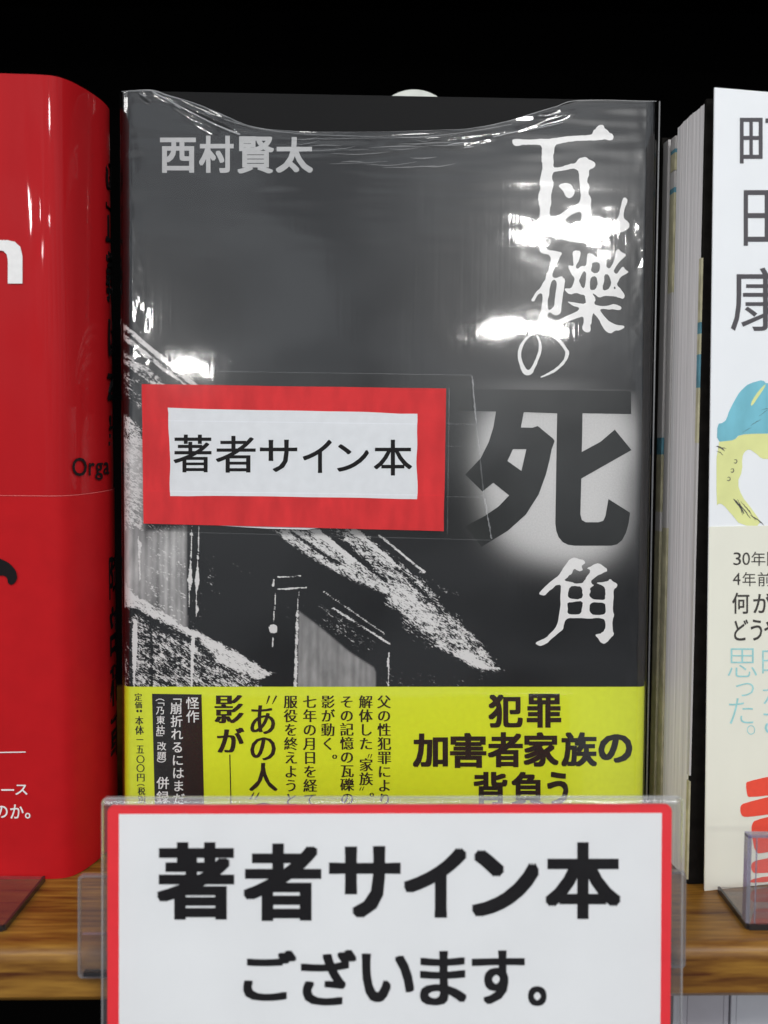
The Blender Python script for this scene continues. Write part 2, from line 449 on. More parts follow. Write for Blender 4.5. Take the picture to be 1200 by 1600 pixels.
def stroke(pts, widths, n=40):
    """a brush stroke as an outline polygon"""
    pts = np.array(pts, float); w = np.array(widths, float)
    t = np.linspace(0, len(pts) - 1, n); P = []
    for x in t:
        i = min(int(x), len(pts) - 2); u = x - i
        p0, p1, p2, p3 = pts[max(i - 1, 0)], pts[i], pts[i + 1], pts[min(i + 2, len(pts) - 1)]
        P.append(.5 * ((2 * p1) + (-p0 + p2) * u + (2 * p0 - 5 * p1 + 4 * p2 - p3) * u * u + (-p0 + 3 * p1 - 3 * p2 + p3) * u ** 3))
    P = np.array(P); W_ = np.interp(t, range(len(w)), w) / 2
    d = np.gradient(P, axis=0); d /= np.linalg.norm(d, axis=1)[:, None] + 1e-9
    nrm = np.stack([-d[:, 1], d[:, 0]], -1)
    return np.concatenate([P + nrm * W_[:, None], (P - nrm * W_[:, None])[::-1]])

# numpy painting of print densities, in photo pixels
def sdf(X, Y, poly):
    poly = np.array(poly, float); d = np.full(X.shape, 1e9); ins = np.zeros(X.shape, bool)
    for (a, b) in zip(poly, np.roll(poly, -1, 0)):
        e = b - a; t = np.clip(((X - a[0]) * e[0] + (Y - a[1]) * e[1]) / (e @ e + 1e-9), 0, 1)
        d = np.minimum(d, np.hypot(X - a[0] - t * e[0], Y - a[1] - t * e[1]))
        c = ((a[1] > Y) != (b[1] > Y)) & (X < (b[0] - a[0]) * (Y - a[1]) / (b[1] - a[1] + 1e-12) + a[0])
        ins ^= c
    return np.where(ins, d, -d)
def soft(X, Y, poly, s=3): return np.clip(.5 + sdf(X, Y, poly) / (2 * s), 0, 1)
def seg(X, Y, a, b, w, s=1.0, w2=None):
    a = np.array(a, float); b = np.array(b, float); e = b - a
    t = np.clip(((X - a[0]) * e[0] + (Y - a[1]) * e[1]) / (e @ e), 0, 1)
    d = np.hypot(X - a[0] - t * e[0], Y - a[1] - t * e[1])
    ww = w if w2 is None else w + (w2 - w) * t
    return np.clip(.5 + (ww / 2 - d) / (2 * s), 0, 1)

# ================================================================== the setting
def structure(name, vf, m):
    o = mk(name, vf[0], vf[1], m); o['kind'] = 'structure'; return o

# shelf board with a rounded nose, turned a little to the book plane
YAW_S = .055
prof = []
yf, th, r = -44.0, 11.5, 3.2
prof += [(yf + r - r * math.cos(a), -r + r * math.sin(a)) for a in np.linspace(0, math.pi / 2, 9)]
prof += [(200, 0), (200, -th)]
prof += [(yf + 1.2, -th), (yf, -th + 1.2)]
n = len(prof); V = []
for x in (-420, 420): V += [(x, y, z) for y, z in prof]
Fc = [tuple((i, (i + 1) % n, n + (i + 1) % n, n + i)) for i in range(n)] + [tuple(range(n)), tuple(range(2 * n - 1, n - 1, -1))]
o = mk('shelf', V, Fc, M['wood']); o['kind'] = 'structure'
o.rotation_euler = (0, 0, YAW_S * .5)
for p in o.data.polygons: p.use_smooth = True
md = o.modifiers.new('edges', 'EDGE_SPLIT'); md.split_angle = .6
structure('back_wall', box(-420, 420, 212, 220, -330, 330), M['black'])
structure('upper_shelf', box(-420, 420, -28, 210, 300, 318, 1), M['black'])
structure('lower_shelf', box(-420, 420, -40, 210, -262, -250, 1), M['wood'])
structure('wall_left', box(-428, -420.5, -40, 220, -330, 330), M['black'])
structure('wall_right', box(420.5, 428, -40, 220, -330, 330), M['black'])

# ================================================================== the wrapped black book
PM = Pose(1.118, 2.304, 0, .0322, -.0109, -.0008)
WM, HM, TM = 132.7, 192.09, 22.0
book = thing('wrapped_book', 'black monochrome hardcover in clear shrink wrap with yellow paper band, standing upright in the middle', 'book', PM, 'books on the shelf')
hw = WM / 2; R_ = 2.2
def book_profile(hw, t, r, nfront, lift=0.0):
    P = [(-hw + 12, t + lift), (-hw + r, t + lift)]
    P += [(-hw + r - (r + lift) * math.sin(a), t - r + (r + lift) * math.cos(a)) for a in np.linspace(0.2, math.pi / 2, 4)]
    P += [(-hw - lift, y) for y in np.linspace(t - r, r, 4)[1:-1]]
    P += [(-hw + r - (r + lift) * math.cos(a), r - (r + lift) * math.sin(a)) for a in np.linspace(0, math.pi / 2, 6)]
    P += [(x, -lift) for x in np.linspace(-hw + r, hw - r, nfront)[1:-1]]
    P += [(hw - r + (r + lift) * math.sin(a), r - (r + lift) * math.cos(a)) for a in np.linspace(0, math.pi / 2, 6)]
    P += [(hw + lift, y) for y in np.linspace(r, t - r, 4)[1:-1]]
    P += [(hw - r + (r + lift) * math.cos(a), t - r + (r + lift) * math.sin(a)) for a in np.linspace(0, math.pi / 2 - .2, 4)]
    P += [(hw - r, t + lift), (hw - 12, t + lift)]
    return P
prof = book_profile(hw, TM, R_, 430)
nz = 560
V, Fc = extrude(prof, 0.4, HM, nz, closed=False)
V = np.array(V)
X, Y = to_px(PM.world(V))
side = V[:, 1] > R_ + .5
D = np.zeros(len(V)); T = np.zeros(len(V))
def paintD(mask, val): 
    global D
    D = np.maximum(D, mask * val)
def unD(mask, keep=0.0):
    global D, T
    D = D * (1 - mask * (1 - keep)); T = T * (1 - mask * (1 - keep))
# faint speckle over the lower dark picture
fade = np.clip((Y - 850) / 60, 0, 1) * np.clip((560 - X) / 200, 0, 1)
low = np.array([mnoise.noise(Vector((x * .013, y * .013, 0))) for x, y in zip(X[::1], Y[::1])])
lowx = np.array([mnoise.noise(Vector((x * .16, y * .006, 4))) for x, y in zip(X, Y)])
paintD(fade * np.clip(.5 + low * 1.5, 0, 1), .20)
# upper left: beams of the wrecked roof running down to the right
paintD(soft(X, Y, [(180, 497), (190, 505), (312, 604), (300, 612), (180, 528)], 2), .70)
paintD(seg(X, Y, (186, 502), (310, 604), 3.5, 1), 1.0)
paintD(soft(X, Y, [(180, 535), (262, 600), (262, 625), (180, 560)], 5), .60)
paintD(soft(X, Y, [(180, 560), (225, 600), (225, 640), (205, 640), (180, 610)], 8), .42)
unD(seg(X, Y, (186, 512), (300, 606), 3.0, 1), .1)
unD(seg(X, Y, (186, 530), (270, 598), 5.0, 2), .25)
# pale rotten wall left of the red card
paintD(soft(X, Y, [(180, 630), (190, 640), (225, 672), (225, 830), (180, 830)], 4), .66)
T = np.maximum(T, soft(X, Y, [(180, 690), (228, 690), (228, 830), (292, 822), (290, 985), (240, 955), (180, 925)], 5) * (.42 + .30 * lowx + .30 * low + .22 * np.clip((230 - X) / 40, 0, 1)))
paintD(soft(X, Y, [(228, 818), (292, 818), (291, 985), (225, 940)], 4), .40)
paintD(seg(X, Y, (216, 838), (219, 905), 3, 1) , .9); paintD(seg(X, Y, (218, 848), (219, 862), 6, 2), .9)
unD(seg(X, Y, (294, 818), (294, 960), 3, 1))
# two dripping white rods
for (x0, yb) in ((298, 948), (309, 962)):
    paintD(seg(X, Y, (x0 + 2, 822), (x0, 880), 2, .8), 1); paintD(seg(X, Y, (x0, 880), (x0 - 1, 908), 2, 1, 8), 1)
    paintD(seg(X, Y, (x0 - 1, 908), (x0 - 2, 925), 8, 1, 2), 1); paintD(seg(X, Y, (x0 - 2, 925), (x0 - 2, yb), 2, .8), .9)
paintD(seg(X, Y, (299, 834), (299, 836), 5, 1), 1); paintD(seg(X, Y, (308, 950), (308, 954), 5, 1), 1)
paintD(soft(X, Y, [(318, 872), (336, 872), (336, 925), (322, 925)], 8), .33)
# lower white beam
paintD(soft(X, Y, [(180, 905), (215, 930), (300, 983), (345, 1003), (428, 1052), (405, 1064), (300, 1020), (262, 984), (215, 952), (180, 948)], 3), .78)
paintD(seg(X, Y, (188, 915), (222, 944), 20, 6, 4), 1.1)
paintD(seg(X, Y, (215, 945), (305, 990), 3.5, 1.5), 1.1); paintD(seg(X, Y, (305, 990), (415, 1052), 10, 5, 7), 1.1)
# ground below it
paintD(soft(X, Y, [(196, 960), (215, 958), (300, 1010), (405, 1062), (415, 1080), (190, 1080)], 6), .50)
unD(seg(X, Y, (246, 972), (300, 1003), 9, 5), .25); unD(seg(X, Y, (306, 1002), (330, 1030), 10, 5), .3)
unD(seg(X, Y, (202, 960), (203, 1080), 8, 3), .45); unD(seg(X, Y, (236, 975), (237, 1080), 3, 1.5), .4)
paintD(seg(X, Y, (211, 970), (211, 1000), 5, 1.5, 9), 1.1); paintD(seg(X, Y, (211, 1000), (209, 1075), 9, 1.5, 2), 1.1)
paintD(seg(X, Y, (302, 995), (299, 1075), 6, 1, 2.5), 1.1)
paintD(seg(X, Y, (190, 945), (193, 1010), 6, 2, 4), .9)
# thin frame and post in the middle
for a, b, w_ in (((434, 902), (470, 900), 2), ((434, 921), (478, 918), 2.4), ((428, 906), (427, 915), 3), ((431, 925), (427, 975), 1.6), ((427, 995), (426, 1010), 2.2), ((467, 925), (464, 960), 1.6)):
    paintD(seg(X, Y, a, b, w_, .7), 1.0)
paintD(seg(X, Y, (427, 982), (427, 983), 13, 1), 1.2)
paintD(seg(X, Y, (465, 955), (461, 1075), 5, 1.6, 6), .78)
T = np.maximum(T, soft(X, Y, [(467, 955), (500, 980), (545, 1018), (584, 1043), (587, 1050), (587, 1078), (465, 1078)], 1.2) * (.33 + .16 * lowx))
# fine white rafters
for a, b, w_ in (((505, 924), (600, 990), 1.8), ((520, 950), (609, 1006), 3), ((608, 1020), (606, 1078), 2), ((606, 1030), (606, 1040), 4)):
    paintD(seg(X, Y, a, b, w_, .8), .95)
paintD(soft(X, Y, [(500, 940), (520, 945), (570, 990), (590, 1010), (560, 1020), (500, 975)], 9), .36)
# the great diagonal heap
paintD(soft(X, Y, [(422, 826), (485, 826), (545, 865), (585, 893), (625, 930), (600, 930), (520, 893), (452, 852)], 4), .66)
paintD(soft(X, Y, [(480, 826), (500, 826), (570, 885), (540, 872)], 2), .95)
unD(seg(X, Y, (455, 832), (530, 882), 3, 1.5), .15)
unD(seg(X, Y, (508, 828), (590, 892), 9, 3), .1)
paintD(soft(X, Y, [(515, 826), (560, 826), (600, 858), (660, 905), (700, 950), (750, 1000), (786, 1045), (775, 1054), (740, 1045), (690, 1020), (650, 985), (605, 945), (600, 905)], 7), .60)
paintD(soft(X, Y, [(600, 905), (640, 915), (680, 955), (700, 985), (665, 990), (605, 940)], 9), .74)
paintD(soft(X, Y, [(700, 1005), (740, 1020), (776, 1045), (755, 1050), (725, 1035)], 6), .95)
paintD(soft(X, Y, [(640, 880), (690, 915), (720, 925), (715, 935), (690, 925), (660, 905)], 6), .38)
paintD(soft(X, Y, [(630, 960), (700, 1000), (690, 1030), (620, 985)], 10), .36)
unD(seg(X, Y, (604, 868), (690, 955), 5, 3), .45)
paintD(seg(X, Y, (553, 828), (625, 888), 9, 2, 5), .95)
paintD(seg(X, Y, (592, 836), (663, 894), 3, .8, 3.2), 1.1)
paintD(soft(X, Y, [(600, 1035), (660, 1050), (760, 1060), (720, 1080), (590, 1080)], 14), .24)
# glow around the big character
gx = (X - 872) / 119.0; gy = (Y - 744) / 128.0
rr = (np.abs(gx) ** 3.2 + np.abs(gy) ** 3.2) ** (1 / 3.2)
ang = .07 * np.sin(3 * np.arctan2(gy, gx) + .6)
G = 1 / (1 + np.exp((rr + ang - 1.0) / .085)); G = G * np.clip((Y - 606) / 10, 0, 1)
GL = .84 * G * (1 + .05 * low)
GL = np.maximum(GL, .13 * np.exp(-((X - 850) / 85) ** 2 - ((Y - 606) / 14) ** 2))
GL = np.maximum(GL, .11 * np.exp(-((X - 880) / 70) ** 2 - ((Y - 885) / 22) ** 2))
GL = GL * (1 - np.clip((X - 992) / 14, 0, 1))
D[side] = 0; T[side] = 0; GL[side] = 0; D[Y < 480] = 0
jacket = mk('jacket', V, Fc, M['cover'], book, smooth=True, attrs={'grain_amount': D, 'tone': T, 'halo_print': GL})
mk('page_block', *box(-hw + 3.2, hw - 3, 1.6, TM - 1.6, 2, HM - 3), M['pages'], book)
FM = flat(PM)
# title, author, band
lettering([('西', 250, 215, 306, 270), ('村', 311, 212, 365, 270), ('賢', 371, 213, 428, 271), ('太', 431, 214, 489, 270)], 'bold', M['silver_ink'], book, FM, .05)
Z4 = dict(org=(780, 180), sc=5.4545); Z5 = dict(org=(780, 380), sc=5.4545); Z6 = dict(org=(700, 580), sc=3.5294); Z7 = dict(org=(820, 840), sc=5.4545)
kawara = [[(112, 215), (120, 204), (150, 200), (200, 206), (250, 208), (300, 208), (350, 201), (440, 202), (500, 190), (580, 180), (640, 178), (700, 170), (760, 170), (795, 160), (800, 130), (822, 118), (835, 90), (880, 80), (892, 92), (900, 112), (925, 128), (935, 148), (972, 162), (975, 210), (930, 215), (900, 203), (860, 212), (780, 215), (700, 217), (600, 225), (520, 240), (472, 258), (470, 310), (458, 350), (465, 400), (460, 445), (500, 446), (540, 438), (590, 420), (650, 408), (665, 385), (680, 370), (720, 355), (750, 362), (765, 378), (818, 398), (817, 440), (780, 460), (765, 470), (768, 510), (748, 555), (755, 580), (768, 600), (758, 650), (770, 685), (788, 720), (780, 760), (785, 800), (785, 880), (790, 940), (860, 950), (930, 935), (985, 905), (1018, 868), (1030, 800), (1045, 740), (1055, 708), (1075, 702), (1095, 720), (1088, 755), (1068, 790), (1062, 840), (1062, 880), (1105, 915), (1112, 950), (1085, 980), (1040, 998), (990, 1005), (930, 1040), (860, 1075), (760, 1090), (640, 1085), (540, 1062), (450, 1030), (370, 1010), (300, 1030), (260, 1065), (225, 1090), (190, 1088), (165, 1060), (128, 1018), (150, 1000), (200, 992), (250, 960), (300, 925), (345, 870), (350, 800), (335, 740), (330, 690), (340, 655), (352, 640), (350, 590), (342, 560), (360, 500), (372, 440), (360, 385), (365, 300), (358, 256), (320, 250), (250, 250), (190, 252), (150, 268), (125, 255), (112, 235)],
          [(462, 482), (540, 472), (600, 458), (645, 455), (668, 470), (682, 500), (680, 550), (690, 600), (690, 650), (698, 700), (680, 750), (640, 775), (600, 792), (560, 815), (520, 845), (460, 868), (428, 852), (432, 800), (445, 745), (442, 700), (448, 650), (465, 595), (462, 565), (446, 530)],
          [(470, 948), (520, 915), (570, 885), (610, 850), (650, 832), (690, 820), (705, 850), (695, 880), (708, 920), (705, 940), (600, 948), (530, 955)]]
kawara_dot = [[(500, 602), (530, 585), (560, 575), (600, 585), (625, 600), (632, 625), (645, 645), (632, 690), (600, 710), (565, 695), (550, 655), (530, 628)]]
tsubute_l = [[(340, 42), (370, 32), (400, 45), (435, 62), (480, 66), (540, 80), (520, 112), (505, 150), (485, 180), (462, 235), (450, 275), (470, 300), (505, 292), (535, 278), (545, 295), (562, 312), (555, 370), (550, 400), (545, 430), (535, 500), (528, 560), (525, 595), (490, 620), (460, 605), (435, 590), (412, 600), (408, 650), (375, 682), (350, 672), (342, 640), (350, 610), (362, 580), (358, 540), (370, 480), (365, 425), (335, 430), (312, 465), (300, 500), (268, 490), (295, 445), (315, 415), (352, 382), (375, 335), (395, 305), (400, 265), (425, 220), (435, 160), (440, 120), (418, 95), (380, 90), (346, 76)],
             [(446, 322), (470, 308), (488, 325), (490, 370), (482, 420), (475, 470), (470, 530), (450, 560), (415, 572), (412, 500), (425, 440), (430, 380)]]
tsubute_r = [[(625, 70), (660, 60), (695, 68), (690, 110), (680, 150), (655, 185), (652, 210), (670, 222), (700, 190), (740, 198), (748, 150), (750, 100), (765, 80), (800, 95), (840, 125), (880, 115), (905, 130), (918, 165), (910, 200), (940, 218), (960, 190), (985, 130), (985, 80), (1015, 42), (1040, 75), (1085, 98), (1060, 125), (1015, 168), (990, 210), (972, 240), (1000, 268), (1030, 225), (1055, 195), (1075, 225), (1110, 245), (1070, 268), (1035, 288), (1012, 330), (1000, 352), (1040, 395), (1072, 440), (1062, 475), (1025, 465), (985, 453), (940, 450), (900, 450), (850, 465), (820, 440), (792, 425), (826, 478), (802, 520), (870, 540), (935, 530), (985, 515), (1052, 547), (1022, 575), (970, 562), (930, 565), (870, 560), (860, 575), (900, 630), (945, 672), (1000, 698), (1058, 700), (1068, 720), (1030, 742), (985, 745), (945, 775), (895, 738), (868, 690), (850, 648), (820, 610), (800, 590), (788, 640), (785, 690), (775, 700), (780, 755), (735, 762), (700, 725), (722, 685), (722, 620), (660, 640), (620, 655), (560, 680), (500, 692), (420, 690), (440, 680), (500, 660), (570, 622), (630, 600), (680, 570), (680, 545), (630, 535), (585, 505), (590, 495), (650, 508), (740, 520), (735, 470), (728, 440), (690, 438), (660, 420), (600, 440), (555, 395), (565, 385), (610, 388), (635, 345), (642, 292), (612, 262), (585, 198), (600, 188), (635, 198), (630, 140)],
             [(715, 240), (735, 240), (740, 270), (738, 320), (725, 388), (700, 372), (690, 345), (678, 320), (695, 285)],
             [(790, 165), (850, 160), (862, 200), (848, 252), (800, 256), (780, 230), (792, 200)],
             [(780, 285), (830, 282), (840, 340), (832, 370), (820, 395), (776, 402), (770, 350)],
             [(895, 265), (930, 265), (948, 300), (955, 350), (930, 395), (885, 405), (880, 372), (895, 325)],
             [(975, 372), (990, 372), (992, 388), (980, 392)]]
kado = [[(122, 470), (135, 455), (170, 420), (190, 400), (270, 340), (300, 310), (320, 270), (345, 235), (385, 180), (430, 170), (460, 185), (500, 190), (518, 212), (505, 225), (482, 240), (488, 255), (495, 275), (470, 290), (445, 280), (425, 264), (412, 280), (400, 310), (375, 325), (360, 342), (333, 360), (360, 372), (400, 380), (430, 392), (490, 388), (510, 365), (530, 330), (560, 290), (545, 268), (528, 262), (575, 240), (610, 217), (650, 225), (670, 245), (705, 270), (700, 290), (675, 296), (650, 310), (615, 325), (590, 345), (562, 372), (572, 395), (592, 405), (570, 418), (553, 432), (560, 460), (548, 490), (555, 505), (575, 522), (600, 530), (640, 528), (682, 532), (684, 500), (690, 480), (684, 430), (665, 408), (612, 390), (620, 382), (670, 378), (705, 372), (730, 350), (745, 370), (785, 392), (790, 410), (778, 428), (762, 436), (755, 460), (758, 500), (752, 560), (752, 620), (762, 668), (752, 690), (745, 740), (750, 790), (762, 828), (735, 852), (715, 880), (680, 908), (650, 900), (632, 865), (597, 832), (615, 820), (640, 822), (665, 805), (682, 780), (690, 750), (682, 700), (660, 690), (620, 682), (560, 692), (500, 686), (420, 685), (375, 685), (342, 705), (335, 740), (325, 785), (290, 810), (250, 845), (215, 872), (190, 900), (160, 915), (120, 925), (86, 900), (110, 885), (150, 868), (185, 852), (210, 820), (245, 790), (275, 748), (285, 700), (292, 640), (305, 590), (302, 500), (308, 440), (308, 402), (270, 402), (240, 430), (215, 448), (195, 470), (170, 492), (130, 488)],
        [(385, 420), (440, 410), (480, 418), (490, 445), (488, 470), (497, 495), (480, 520), (440, 525), (385, 520), (365, 505), (370, 460)],
        [(362, 552), (420, 550), (495, 540), (488, 600), (480, 640), (462, 655), (380, 655), (362, 640), (368, 600)],
        [(557, 558), (600, 550), (684, 555), (690, 600), (688, 645), (650, 662), (590, 660), (560, 645), (550, 620)]]
shi = [[(40, 98), (940, 108), (985, 108), (1010, 115), (1010, 236), (742, 232), (738, 445), (840, 390), (920, 322), (1012, 435), (735, 592), (730, 790), (738, 820), (760, 833), (830, 833), (856, 825), (868, 800), (885, 705), (1004, 780), (996, 840), (982, 890), (960, 932), (932, 955), (900, 962), (700, 962), (662, 957), (632, 942), (610, 915), (597, 880), (592, 840), (602, 232), (418, 226), (402, 310), (465, 312), (495, 302), (580, 372), (588, 385), (572, 430), (560, 490), (540, 570), (500, 680), (430, 790), (330, 880), (185, 968), (95, 855), (200, 800), (280, 745), (337, 685), (250, 615), (190, 663), (95, 570), (180, 480), (225, 390), (250, 310), (265, 222), (40, 218)],
       [(358, 430), (432, 430), (405, 550), (328, 495)]]
def pr(name, polys, m, layer, smooth=1, rough=.5, root=book, mp_=FM, label=None, **k):
    return mk(name, *outlines(polys, mp_, layer, smooth, rough, **k), m, root, label=label)
pr('title_character', [kawara], M['white_ink'], .05, 2, .8, **Z4)
pr('title_character', [kawara_dot], M['white_ink'], .05, 2, .6, **Z4)
pr('title_character', [tsubute_l], M['white_ink'], .05, 1, .7, **Z5)
pr('title_character', [tsubute_r], M['white_ink'], .055, 1, .7, **Z5)
no1 = stroke([(320, 785), (345, 840), (348, 910), (325, 985), (290, 1060), (262, 1098), (225, 1096), (190, 1035), (172, 945), (195, 865), (245, 800), (310, 765), (380, 760), (450, 785), (515, 835), (560, 895), (580, 935), (555, 1005), (490, 1072), (430, 1108), (355, 1142)],
             [16, 22, 26, 26, 30, 44, 48, 34, 28, 26, 18, 14, 14, 20, 26, 26, 34, 24, 24, 20, 10], 110)
pr('title_character', [[no1]], M['white_ink'], .05, 0, .7, **Z5)
M['shi'] = mat('dark_smoky_print', (.014, .015, .014), .6, .12, var=.35, vscale=70)
pr('title_character', [shi], M['shi'], .05, 0, 0, **Z6, label='large dark heavy title character')
pr('title_character', [kado], M['white_ink'], .05, 1, .8, **Z7)

# yellow band wrapped round the lower part
bprof = book_profile(hw, TM, R_, 24, lift=.16)
obi_top = 44.8
V, Fc = extrude(bprof, .5, obi_top, 1, closed=False)
obi = mk('paper_band', V, Fc, M['yellow'], book, smooth=True, label='bright yellow paper band with black text')
LY = .22
pr('printed_panel', [[[(237.5, 1084), (315, 1085), (319, 1262), (242, 1262)]]], M['ink_soft'], LY, 0, 0)
big = [('犯', 763, 1085, 817, 1137), ('罪', 823, 1084, 877, 1137), ('加', 645, 1146, 700, 1199), ('害', 703, 1145, 760, 1200), ('者', 762, 1144, 817, 1199), ('家', 818, 1144, 873, 1198),
       ('族', 877, 1144, 933, 1198), ('の', 935, 1147, 988, 1192), ('背', 740, 1206, 793, 1260), ('負', 799, 1206, 850, 1260), ('う', 855, 1206, 888, 1260)]
lettering(big, 'heavy', M['ink_soft'], book, FM, LY)
def column(txt, x, y0, pitch, size, dx=0.0):
    out = []
    for i, ch in enumerate(txt):
        if ch == ' ': continue
        cx = x + dx * i; yy = y0 + i * pitch
        if ch == '。': out.append((ch, cx + size * .28, yy - size * .35, cx + size * 1.28, yy + size * .65, 'em'))
        else: out.append((ch, cx - size / 2, yy, cx + size / 2, yy + size, 'em'))
    return out
lettering(column('父の性犯罪により', 600, 1085.5, 21.8, 22, .15), 'mincho', M['ink_soft'], book, FM, LY)
lettering(column('解体した', 571.5, 1085.5, 21.8, 22, .1) + [('家', 561, 1184, 583, 1206, 'em'), ('族', 561, 1206, 583, 1228, 'em'), ('。', 577, 1226, 597, 1246, 'em')], 'mincho', M['ink_soft'], book, FM, LY)
lettering(column('その記憶の瓦礫の', 541.8, 1085.5, 21.6, 22, .1), 'mincho', M['ink_soft'], book, FM, LY)
lettering(column('影が動く。', 512.5, 1085.5, 21.8, 22), 'mincho', M['ink_soft'], book, FM, LY)
lettering(column('七年の月日を経て', 483.8, 1085.5, 21.8, 22, .15), 'mincho', M['ink_soft'], book, FM, LY)
lettering(column('服役を終えようと', 454, 1085.5, 21.8, 22, .15), 'mincho', M['ink_soft'], book, FM, LY)
lettering([('あ', 391, 1102, 430, 1147), ('の', 391, 1152, 431, 1188), ('人', 389, 1192, 434, 1236), ('の', 392, 1254, 430, 1290)], 'mincho', M['ink_soft'], book, FM, LY)
lettering([('影', 335, 1086, 381, 1130), ('が', 339, 1137, 382, 1176)], 'mincho_bold', M['ink_soft'], book, FM, LY)
def tick(a, b, w): return [stroke([a, ((a[0] + b[0]) / 2, (a[1] + b[1]) / 2), b], [w, w * .9, w * .4], 8)]
for a_, b_, c_, d_, w_ in (((421, 1087), (416.5, 1100), (432, 1087), (425.5, 1100), 2.6), ((391, 1249), (397, 1238), (399, 1249), (405, 1238), 2.6),
                         ((577, 1178), (574.5, 1185), (581, 1178), (578.5, 1185), 1.5), ((562, 1235), (564.5, 1229), (566, 1235), (568.5, 1229), 1.5)):
    pr('lettering', [tick(a_, b_, w_), tick(c_, d_, w_)], M['ink_soft'], LY, 0, 0)
pr('printed_line', [[[(358.3, 1179), (359.9, 1179), (361.8, 1262), (360.2, 1262)]]], M['ink_soft'], LY, 0, 0)
lettering([('怪', 290.5, 1089, 311, 1108), ('作', 291, 1110, 311, 1129)], 'medium', M['white_ink'], book, FM, LY + .06)
lettering([('﹁', 266, 1080, 284, 1098, 'em')] + column('崩折れるにはまだ', 275.3, 1097, 20.2, 19.5, .6), 'medium', M['white_ink'], book, FM, LY + .06)
lettering([('︵', 243, 1082, 257, 1096, 'em'), ('﹁', 243, 1089, 257, 1103, 'em'), ('乃', 243.5, 1103, 257.5, 1117, 'em'), ('東', 244, 1118, 258, 1132, 'em'), ('枯', 244, 1133, 258, 1148, 'em'), ('﹂', 244, 1145, 258, 1159, 'em'),
           ('改', 245, 1158.5, 260, 1173, 'em'), ('題', 245, 1174, 260, 1188, 'em'), ('︶', 245, 1187, 259, 1201, 'em'), ('併', 244.5, 1214, 264, 1233), ('録', 244.5, 1236, 264, 1255)], 'medium', M['white_ink'], book, FM, LY + .06)
lettering([('定', 210, 1083, 222, 1095.5), ('価', 210.5, 1096, 222, 1107), ('‥', 213, 1109, 222, 1113), ('本', 211, 1119, 224, 1133), ('体', 211, 1134, 225, 1148), ('一', 213, 1155, 224, 1156.2), ('五', 213, 1165, 225, 1177), ('〇', 213, 1180, 226, 1192.5),
           ('〇', 213, 1194, 226, 1206.5), ('円', 214, 1209, 226, 1221), ('︵', 214, 1225, 226, 1228), ('税', 215, 1230, 227, 1242), ('別', 215, 1243, 227, 1255)], 'mincho', M['ink_soft'], book, FM, LY)

# ---- clear shrink film: tight at the sides, open and wavy along the top
top_px = np.array([(189, 142), (235, 140), (262, 149), (300, 160), (345, 178), (385, 195), (430, 203), (500, 206), (600, 206), (690, 203), (740, 200), (790, 190), (830, 178), (870, 166), (905, 157), (1026, 157)], float)
tp = on_plane(PM, top_px, -.8)
def ftop(u): return float(np.interp(u, tp[:, 0], tp[:, 2], left=HM + .3, right=HM + .3))
fprof = [(u, v) for u, v in book_profile(hw + .35, TM + .5, 3.0, 380, lift=.45)][2:-2]
fz = 520
crease = []
for (a, b, h, w_) in (((236, 141), (392, 212), .30, .55), ((250, 142), (372, 196), .22, .4), ((262, 160), (345, 205), .16, .4), ((300, 188), (340, 212), .12, .4), ((216, 142), (236, 160), .3, .5), ((360, 190), (470, 204), .2, .5),
                      ((380, 206), (560, 212), .1, .5), ((400, 222), (610, 228), .08, .7), ((430, 240), (660, 232), .08, .7), ((600, 225), (800, 204), .16, .4), ((800, 205), (905, 172), .14, .5), ((560, 215), (760, 206), .1, .5), ((835, 184), (880, 174), .3, .5), ((700, 226), (780, 214), .12, .5)):
    q = on_plane(PM, [a, b], -.8); crease.append((q[0][[0, 2]], q[1][[0, 2]], h, w_))
V = []; nP = len(fprof)
nf = lambda x, y, s, k: mnoise.noise(Vector((x * s, y * s, k)))
for k in range(fz + 1):
    for (u, v) in fprof:
        uu = max(-hw, min(hw, u)); zt = ftop(uu); z = .6 + (zt - .6) * k / fz
        edge = max(0.0, (abs(u) - (hw - 7)) / 7); edge = min(edge, 1) if v < 4 else 0
        d = .11 * nf(u, z, .030, 1.3) + .014 * nf(u, z, .11, 5.2)
        g_ = math.exp(-((u - 44) ** 2 + ((z - 158) * 1.2) ** 2) / 340)
        d += g_ * (.07 * nf(u * .8, z, .085, 3.7) + .012 * nf(u, z, .30, 6.1))
        tops = math.exp(-(zt - z) / 10.0)
        d += tops * (.16 * nf(u * .35, z * 2.2, .16, 9.1))
        d += edge * (.10 * nf(u * 1.3, z * .5, .30, 2.2) + .030 * nf(u, z * .7, .9, 4.4) * (1 if 95 < z < 165 else .3))
        if u < -hw + 7 and v < 4: d += edge * .10 * nf(u, z * .6, .30, 8)
        for (a, b, h, w_) in crease:
            e = b - a; L2 = e @ e
            t = ((u - a[0]) * e[0] + (z - a[1]) * e[1]) / L2
            if -.1 < t < 1.1 and v < 4:
                ds = abs((u - a[0]) * e[1] - (z - a[1]) * e[0]) / math.sqrt(L2)
                if ds < 2.5 * w_: d += h * math.exp(-(ds / w_) ** 2) * max(0, 1 - (2 * t - 1) ** 2)
        if v < 3.0: V.append((u, v - max(d, -.35), z))
        else: V.append((u + (1 if u > 0 else -1) * max(d, -.3), v, z))
Fc = [(k * nP + i, k * nP + i + 1, (k + 1) * nP + i + 1, (k + 1) * nP + i) for k in range(fz) for i in range(nP - 1)]
film = mk('shrink_wrap', V, Fc, M['film'], book, smooth=True, label='clear glossy shrink wrap creased along its top edge')
